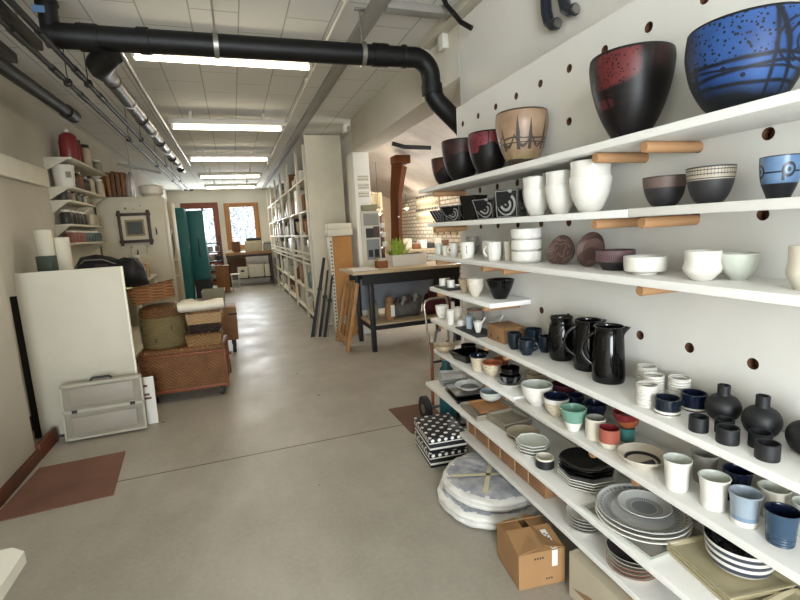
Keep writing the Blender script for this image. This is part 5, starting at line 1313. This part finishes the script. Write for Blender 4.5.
# ================================================================== RIGHT SIDE: RACKS, BENCH, NEIGHBOURING STUDIO
rack_w = M('rack_white', '#cfc8b2', .5, var=.04)
t = thing('end_panel', 'tall white panel closing the near end of the storage racks', 'panel', (1.39, 7.12, 0))
MB().box((0, 0, 1.43), (.54, .03, 2.86), bev=.004).obj('panel', rack_w, t); MB().box((-.262, -.003, 1.43), (.02, .04, 2.87), bev=.003).obj('edge_strip', fix_m, t)
RZ = (.12, .50, 1.02, 1.40, 1.78, 2.26)
RY = [7.20, 8.1, 9.5, 10.9, 12.3, 13.7, 15.1]
RN = ['nearest', 'second', 'third', 'fourth', 'fifth', 'farthest']
itm = [jm['cream'], jm['clear'], board_w, kraft, dark_m, jm['teal'], white_g, bw[1], grey_g]
for b in range(6):
    y0, y1 = RY[b], RY[b + 1]; top = 2.74 + (.05 if b % 2 else 0)
    t = thing('storage_rack', 'white open storage rack along the right wall, %s bay' % RN[b], 'rack', (1.36, (y0 + y1) / 2, 0), 0, 'white storage racks')
    L = y1 - y0
    for sx in (-.25, .25):
        for sy in (-L / 2 + .03, L / 2 - .03): MB().box((sx, sy, top / 2), (.04, .04, top), bev=.004).obj('upright', rack_w, t)
    for z in RZ: MB().box((0, 0, z), (.54, L - .005, .025), bev=.003).obj('rack_shelf', rack_w, t)
    for z in (.95, 1.12): MB().box((-.26, 0, z), (.015, L - .08, .03)).obj('rail', rack_w, t)
    rnd = random.Random(40 + b)
    for zi, z in enumerate(RZ):
        n = 3; lim = (RZ[zi + 1] if zi < 5 else 2.86) - z - .06
        for k in range(n):
            h = min(lim, rnd.uniform(.15, .42)); w_ = L / n * rnd.uniform(.45, .72); d = rnd.uniform(.2, .31)
            y = y0 + L * (k + .5) / n; m_ = itm[rnd.randrange(len(itm))]; pos = (1.29, y, z + .0135)
            lv = ['bottom', 'second', 'third', 'fourth', 'fifth', 'top'][zi]; sl = ['near', 'middle', 'far'][k]
            wh = 'at the %s of the %s board of the %s storage rack bay' % (sl, lv, RN[b])
            kind = rnd.choice(['box', 'box', 'jar', 'stack'])
            if kind == 'box':
                o = MB().box((0, 0, h / 2), (d, w_, h), bev=.006).obj('storage_box', m_, None, loc=pos); tag(o, 'box ' + wh, 'box', 'things on the storage racks')
            elif kind == 'jar':
                r = min(w_ / 2, .13)
                o = MB().lathe([(0, 0), (r * .9, 0), (r, .02), (r, h * .6), (r * .6, h * .8), (r * .62, h), (r * .55, h), (r * .5, h * .8), (0, h * .7)], 20).obj('storage_jar', m_, None, loc=pos); tag(o, 'jar ' + wh, 'jar', 'things on the storage racks')
            else:
                r = min(w_ / 2, .14)
                o = MB().lathe([(0, 0), (r * .5, 0), (r * .9, h * .2), (r, h * .35), (r * .94, h * .36), (r, h * .6), (r * .94, h * .61), (r, h * .85), (r * .9, h * .85), (r * .5, h * .5), (0, h * .45)], 20).obj('storage_bowl', m_, None, loc=pos); tag(o, 'tall bowl ' + wh, 'bowl', 'things on the storage racks')
# tall carton, with flat white boxes on top
tan_c = M('tan_card', '#a5743f', .75, var=.06)
t = thing('tall_carton', 'tall narrow brown carton with a perforated white strip, beside the end panel', 'carton', (1.365, 6.35, 0))
MB().box((.02, 0, .69), (.26, .22, 1.38), bev=.004).obj('carton', tan_c, t)
MB().box((-.135, -.03, .69), (.045, .16, 1.37), bev=.003).obj('strip', board_w, t)
for k in range(26):
    MB().box((-.135, -.1105, .06 + k * .05), (.02, .003, .022)).obj('slot', dark_m, t)
for i in range(2):
    o = MB().box((0, 0, .04 + .0), (.34 - .02 * i, .24, .09 if i == 0 else .075), bev=.004).obj('white_box', board_w, None, loc=(1.365, 6.34, 1.386 + .0905 * i - (.0 if i else -.0005)))
    o.location.z = 1.3855 if i == 0 else 1.476
    for v in o.data.vertices: v.co.z += .005 if i == 0 else -.002
    tag(o, ['lower', 'upper'][i] + ' flat white box on top of the tall brown carton', 'box', 'flat white boxes')
# dark folded stands leaning on the carton
for i, (fx, fy, tx, ty, tz, r) in enumerate(((.905, 6.34, 1.17, 6.5, 1.09, .02), (1.0, 6.3, 1.19, 6.4, .92, .014), (1.06, 6.25, 1.21, 6.2, .86, .014))):
    t = thing('folded_stand', ['tallest dark folded stand leaning beside the brown carton', 'middle dark folded stand leaning beside the brown carton', 'right dark folded stand leaning beside the brown carton'][i], 'stand', (fx, fy, 0), 0, 'dark folded stands')
    a, c = Vector((0, 0, .02)), Vector((tx - fx, ty - fy, tz))
    MB().tube([a, a.lerp(c, .5), c], [r, r * 1.2, r], 10).obj('pole', dark_m, t)
    for k, (dx, dy) in enumerate(((.03, -.02), (-.025, -.015))): MB().tube([a + Vector((dx, dy, 0)), a.lerp(c, .62) + Vector((dx * .6, dy * .6, 0))], r * .6, 8).obj('leg', [steel, dark_m][k], t)
    MB().box(tuple(a.lerp(c, .6)), (.06, .05, .05), bev=.008).obj('collar', dark_m, t)
# wooden frame leaning on the bench
fw = M('frame_pine', '#a2794c', .55, var=.18, vscale=8)
t = thing('drying_rack', 'wooden drying frame leaning against the left end of the black workbench', 'frame', (1.17, 5.70, 0))
lean = lambda mb: mb.xf(rot=(0, math.radians(12), 0))
for sy in (-.3, .3): lean(MB().box((0, sy, .42), (.04, .075, .84), bev=.004)).obj('stile', fw, t)
for z in (.10, .80): lean(MB().box((0, 0, z), (.03, .55, .055), bev=.004)).obj('rail', fw, t)
for sy in (-.10, .1): lean(MB().box((.004, sy, .45), (.014, .03, .66), bev=.002)).obj('slat', fw, t)
lean(MB().box((-.02, -.02, .34), (.006, .14, .1))).obj('tag', grey_g, t)
# workbench
bk_paint = M('bench_black', '#17181a', .45, var=.1)
wt = M('bench_top', '#b9a482', .4, var=.12, vscale=7, stretch=(.2, 1, 1))
t = thing('workbench', 'black framed workbench with a wooden top in the opening', 'workbench', (1.95, 5.52, 0))
MB().box((0, 0, .955), (1.42, .76, .035), bev=.005).obj('bench_top', wt, t)
MB().box((.03, -.33, .875), (1.24, .04, .125)).obj('apron', bk_paint, t); MB().box((.03, .33, .875), (1.24, .04, .125)).obj('apron', bk_paint, t)
for sx in (-.49, .62):
    for sy in (-.31, .31): MB().box((sx, sy, .47), (.055, .055, .94), bev=.003).obj('leg', bk_paint, t)
MB().box((.06, 0, .315), (1.1, .64, .03), bev=.003).obj('lower_shelf', wt, t); MB().box((.06, -.325, .29), (1.1, .03, .05)).obj('shelf_rail', bk_paint, t); MB().box((-.49, 0, .28), (.03, .6, .04)).obj('shelf_rail', bk_paint, t)
MB().box((.06, .345, .62), (1.1, .015, .44)).obj('back_panel', M('grey_panel', '#7b8087', .5, var=.05), t)
BT_ = .973
t = thing('white_board_pad', 'white flat sheet on the left end of the workbench top', 'sheet', (1.42, 5.42, BT_)); MB().box((0, 0, .008), (.3, .35, .016), bev=.003).obj('sheet', white_card, t)
t = thing('planter_box', 'long white-grey box holding a green plant on the workbench', 'planter', (2.08, 5.62, BT_))
MB().sqdish((.225, .1), (.235, .105), .14, .008, 0, 1, .11).obj('box', [M('planter_white', '#d3cfc4', .5), M('planter_soil', '#3b2d20', .9)], t)
mb = MB(); rnd = random.Random(9)
for k in range(130):
    a = rnd.uniform(0, 6.28); p = Vector((-.13 + rnd.gauss(0, .028), rnd.gauss(0, .03), .11)); q_ = p + Vector((rnd.gauss(0, .045), rnd.gauss(0, .045), rnd.uniform(.1, .26)))
    s_ = Vector((math.cos(a), math.sin(a), 0)) * .008; mb.quads([[p - s_, p + s_], [p.lerp(q_, .6) - s_ * 1.3, p.lerp(q_, .6) + s_ * 1.3], [q_ - s_ * .1, q_ + s_ * .1]])
mb.obj('plant', M('grass_green', '#93a83a', .6, var=.3, vscale=30), t)
t = thing('card_box', 'small brown box with yellow cards on the workbench', 'box', (1.69, 5.48, BT_))
MB().sqdish((.07, .05), (.072, .052), .085, .004, 0, 0).obj('box', bw[1], t)
for k in range(5): MB().box((-.045 + .02 * k, 0, .07), (.004, .07, .10), rot=(0, .12 * (k - 2), 0)).obj('card', [M('card_yellow', '#c9a94e', .6), ivory_g, lab][k % 3] if k < 3 else lab, t)
t = thing('display_stand', 'white upright display stand with grey panel and photographs at the pillar', 'display', (1.665, 5.78, BT_))
MB().box((0, 0, .36), (.25, .02, .70), bev=.003).obj('backboard', board_w, t); MB().box((.01, -.012, .60), (.20, .006, .15)).obj('grey_panel', grey_g, t)
MB().box((.015, -.012, .22), (.17, .006, .26)).obj('grey_panel', M('grey_photo', '#7f8385', .5), t)
for k, (x, z, w_, h) in enumerate(((-.02, .43, .1, .12), (.07, .44, .08, .14), (-.02, .17, .06, .09), (.06, .17, .06, .1))): MB().box((x, -.017, z), (w_, .004, h)).obj('photo', [dark_m, brown_c, dark_m, black_m][k], t)
for k in range(3): MB().lathe([(0, 0), (.03, 0), (.034, .06), (.03, .06), (.026, .01), (0, .01)], 14, c=(.16, -.05 + .03 * k, .25 + .12 * k)).obj('small_cup', white_g, t)
MB().box((.16, -.02, .4), (.06, .12, .01)).obj('ledge', board_w, t)
o = MB().box((1.665, 5.80, 1.7205), (.2, .1, .07), bev=.01).obj('yellow_packet', M('packet_olive', '#8d8864', .6, var=.2), None); tag(o, 'olive and pale packets on top of the display stand', 'packet')
for k in range(3):
    o = MB().box((1.72, 6.197, 2.13 - k * .105), (.15, .004, .075)).obj('notice_sheet', M('notice_paper', '#c9c2b0', .7, fn=lambda e: e.mix(((e.z * 170).sin().gt(.75)) * e.noise(60).gt(.45), '#cbc4b3', '#7d7668')) if k == 0 else bpy.data.materials['notice_paper'], None); tag(o, ['topmost', 'middle', 'lowest'][k] + ' of three printed sheets on the pillar front', 'sheet', 'sheets on the pillar')
# things on the bench's lower shelf
LS = .3305
t = thing('wrapped_bottle', 'brown paper-wrapped bottle with a white label on the bench lower shelf', 'bottle', (1.73, 5.38, LS))
MB().lathe([(0, 0), (.055, 0), (.06, .02), (.06, .17), (.045, .21), (.055, .24), (.03, .29), (0, .30)], 20).obj('bottle', kraft, t); MB().box((.02, -.0605, .12), (.05, .004, .14)).obj('label', lab, t)
felt = M('grey_felt', '#5d5c5a', .9, var=.2, vscale=16)
t = thing('felt_bag', 'grey felt bag stuffed with cloth on the bench lower shelf', 'bag', (1.98, 5.5, LS))
g = []
for x, h, w_ in ((-.19, .16, .05), (-.16, .2, .09), (-.05, .19, .11), (.08, .22, .11), (.17, .26, .09), (.21, .24, .04)):
    g.append([(x * (1 + .1 * math.sin(a)), w_ * math.cos(a), max(0, h / 2 + h / 2 * math.sin(a))) for a in [2 * PI * k / 18 for k in range(19)]])
MB().quads(g).obj('bag', felt, t, smooth=60)
for k in range(4):
    MB().tube([(-.15 + .08 * k, -.06, .15), (-.11 + .08 * k, -.05, .235 + .012 * k), (-.05 + .08 * k, -.02, .2)], [.02, .03, .02], 10).obj('cloth', [brown_c, grey_g][k % 2], t)
mrn = M('dark_red_cloth', '#4f1a22', .85, var=.2, vscale=9)
t = thing('red_bag', 'dark red bag with a brown top at the right of the bench lower shelf', 'bag', (2.375, 5.45, LS))
g = []
for x, h, w_ in ((-.16, .16, .05), (-.12, .27, .1), (0, .30, .13), (.12, .29, .12), (.2, .2, .05)):
    g.append([(x, w_ * math.cos(a), max(0, h / 2 + h / 2 * math.sin(a))) for a in [2 * PI * k / 18 for k in range(19)]])
MB().quads(g).obj('bag', mrn, t, smooth=60)
MB().tube([(-.08, 0, .27), (0, -.02, .31), (.12, 0, .28)], [.04, .06, .04], 12).obj('brown_top', M('rust_cloth', '#6e3620', .8), t)
t = thing('glass_jar', 'pale glass jar behind the bench leg on the lower shelf', 'jar', (1.55, 5.50, LS)); MB().lathe([(0, 0), (.06, 0), (.065, .02), (.065, .16), (.045, .2), (.05, .23), (0, .23)], 20).obj('jar', jm['clear'], t)
# hand truck with bucket at the end of the shelves
chrome = M('chrome_tube', '#b5aea2', .25, metal=.9)
t = thing('hand_truck', 'folding hand truck with a chrome handle at the far end of the shelves', 'hand truck', (1.33, 3.08, 0))
q = lambda p: Vector(p)
MB().tube([(-.03, 0, .36), (-.055, -.01, .6), (-.085, -.02, .88), (-.075, -.02, .915), (-.04, -.02, .93), (.06, -.02, .935), (.09, -.02, .925), (.1, -.02, .90), (.105, -.01, .6), (.1, 0, .36)], .0085, 12).obj('handle', chrome, t)
MB().tube([(-.04, 0, .12), (-.03, 0, .6)], .012, 10).obj('side_bar', wk_dk, t); MB().tube([(.1, 0, .12), (.1, 0, .6)], .012, 10).obj('side_bar', wk_dk, t)
for z in (.25, .45): MB().tube([(-.035, 0, z), (.1, 0, z)], .009, 8).obj('cross_bar', dark_m, t)
for x in (-.095, .15):
    w_ = MB().tube([(x - .018, .02, .095), (x + .018, .02, .095)], .095, 28).obj('wheel', dark_m, t); MB().tube([(x - .021, .02, .095), (x + .021, .02, .095)], .035, 16).obj('hub', steel, w_)
MB().tube([(-.09, .02, .095), (.15, .02, .095)], .012, 10).obj('axle', steel, t); MB().box((.03, -.1, .012), (.26, .2, .012), bev=.003).obj('toe_plate', dark_m, t)
t = thing('teal_bottle', 'teal plastic bottle standing on the hand truck plate', 'bottle', (1.36, 2.97, .0195)); MB().lathe([(0, 0), (.055, 0), (.058, .02), (.058, .36), (.05, .40), (.03, .43), (.03, .47), (0, .47)], 22).obj('bottle', M('teal_plastic', '#1d5560', .4), t)
t = thing('cable_loop', 'grey cable loop hanging on the hand truck handle bars', 'cable', (1.33, 3.05, .66)); MB().tube([(-.03 + .0, -.03, -.04), (-.02, -.035, .03), (.03, -.035, .07), (.1, -.035, .06), (.13, -.035, .0), (.12, -.035, -.06)], .009, 10).obj('cable', felt, t)

# ------------------------------------------------------------------ beyond the opening
post_m = M('old_beam', '#47260f', .85, spec=.15, var=.3, vscale=5, stretch=(1, 1, .15), bump=.2, bscale=20)
t = thing('wooden_post', 'rough brown wooden post with a cap under the studio ceiling', 'post', (2.62, 7.5, 0))
MB().tube([(-.04, 0, 0), (-.02, 0, .9), (0, 0, 1.5), (.02, 0, 2.0), (.1, 0, 2.47)], [.115, .11, .10, .105, .14], 4).obj('post', post_m, t)
MB().box((.125, 0, 2.56), (.27, .26, .13), rot=(0, 0, 0), bev=.01).obj('cap', post_m, t); MB().tube([(0, -.115, 1.63), (0, -.135, 1.63)], .014, 10).obj('bolt', steel, t)
o = MB().tube([(2.27, 6.5, 2.70), (2.45, 6.5, 2.655), (2.62, 6.5, 2.65), (2.86, 6.5, 2.645)], .03, 14).obj('annex_pipe', pipe_bk, None)
o.location.z = -.06; tag(o, 'black pipe under the ceiling of the neighbouring studio', 'pipe')
warm = emit('warm_bulb', '#ffd9a0', 14.)
for i, (x, y, z) in enumerate(((2.21, 8.0, 2.13), (2.50, 8.1, 1.72), (3.60, 9.6, 1.86))):
    t = thing('clip_lamp', ['warm lit clip lamp above the studio cupboard', 'warm lit lamp over the studio shelf beside the wooden post', 'warm lit lamp on the whitewashed brick wall'][i], 'lamp', (x, y, z), 0, 'warm studio lamps')
    MB().lathe([(0, -.035), (.025, -.025), (.033, 0), (.025, .025), (0, .035)], 16).obj('bulb', warm, t); MB().lathe([(.012, .09), (.02, .09), (.07, .0), (.066, .0), (.014, .085), (.012, .09)], 20).obj('lamp_shade', jm['cream'], t)
    MB().tube([(0, .0, .09), (0, .02, 2.62 - z if i < 2 else .3)], .004, 6).obj('cord', dark_m, t)
    l = bpy.data.lights.new('lamp_glow', 'POINT'); l.energy = (10, 10, 22)[i]; l.color = (1, .9, .76); l.shadow_soft_size = .05
    lo = bpy.data.objects.new('lamp_glow', l); COL.objects.link(lo); lo.location = (x, y - .05, z - .08)
t = thing('studio_cupboard', 'pale wall cupboard with an open lit front behind the pillar', 'cupboard', (2.36, 8.35, 1.78))
MB().box((0, .14, .16), (.5, .02, .32)).box((0, 0, .012), (.5, .3, .024)).box((0, 0, .31), (.5, .3, .02)).box((-.24, 0, .16), (.02, .3, .3)).box((.24, 0, .16), (.02, .3, .3)).obj('cupboard_body', jm['cream'], t); MB().box((0, -.02, .07), (.34, .2, .08), bev=.01).obj('dark_tray', bw[3], t)
t = thing('studio_shelf', 'dark open shelf of studio things left of the wooden post', 'shelf unit', (2.36, 8.45, 0))
for sx in (-.27, .27): MB().box((sx, 0, .889), (.03, .3, 1.778)).obj('side', dk, t)
for z in (.5, .85, 1.1, 1.38): MB().box((0, 0, z), (.54, .3, .025)).obj('shelf_board', board_w if z > 1 else dk, t)
for k in range(12):
    x = 2.15 + .14 * (k % 4); z = (.5, .85, 1.1)[k // 4] + .0135; h = .09 + .04 * ((k * 7) % 3)
    o = MB().lathe([(0, 0), (.045, 0), (.055, h * .4), (.045, h), (.038, h), (.03, h * .2), (0, h * .15)], 16).obj('studio_pot', [white_g, dark_m, brown_c, ivory_g, grey_g][k % 5], None, loc=(x, 8.42, z)); tag(o, '%s pot on the dark studio shelf, counted from the lowest left' % ORD[k], 'pot', 'pots on the studio shelf')
t = thing('studio_table', 'long studio table of pale things behind the planter box', 'table', (3.35, 8.3, 0))
MB().box((0, 0, 1.02), (1.1, .7, .04), bev=.004).obj('table_top', wt, t)
for sx in (-.5, .5):
    for sy in (-.3, .3): MB().box((sx, sy, .5), (.06, .06, 1.0)).obj('leg', bk_paint, t)
for k in range(7):
    m_ = [brown_c, board_w, bw[1], white_g, dark_m, board_w, jm['amber']][k]; h = (.12, .2, .1, .16, .1, .18, .14)[k]
    o = MB().box((0, 0, h / 2), (.13, .2, h), bev=.01).obj('studio_box', m_, None, loc=(2.90 + .15 * k, 8.2, 1.0405)); tag(o, '%s box on the long studio table from the left' % ORD[k], 'box', 'boxes on the studio table')
t = thing('tool_board', 'horizontal tool board with dark tools on the whitewashed brick wall', 'tool board', (4.0985, 8.6, 1.42))
MB().box((-.012, 0, 0), (.02, 1.5, .3)).obj('board', jm['cream'], t)
for k in range(14): MB().box((-.03, -.66 + .1 * k, .02 * math.sin(k * 2)), (.02, .022, .2 + .05 * (k % 3)), bev=.004).obj('tool', [dark_m, steel, bw[1]][k % 3], t)
o = MB().box((4.0885, 7.75, 1.86), (.02, .5, .36)).obj('pink_panel', M('pink_panel', '#c9ab97', .7), None); tag(o, 'plain pinkish panel beside the small studio window', 'panel')
t = thing('tile_rack', 'rack of small glaze test tiles on the whitewashed brick wall', 'tile rack', (4.0985, 9.6, 1.75))
MB().box((-.012, 0, .12), (.02, 1.3, .62)).obj('board', jm['cream'], t)
k = 0
for r_ in range(6):
    for c_ in range(14):
        MB().box((-.027, -.58 + c_ * .09, -.12 + r_ * .095), (.012, .06, .055), bev=.004).obj('test_tile', [grey_g, brown_c, ivory_g, beige_g, jm['teal'], pale_g][(r_ * 5 + c_ * 3) % 6], t); k += 1
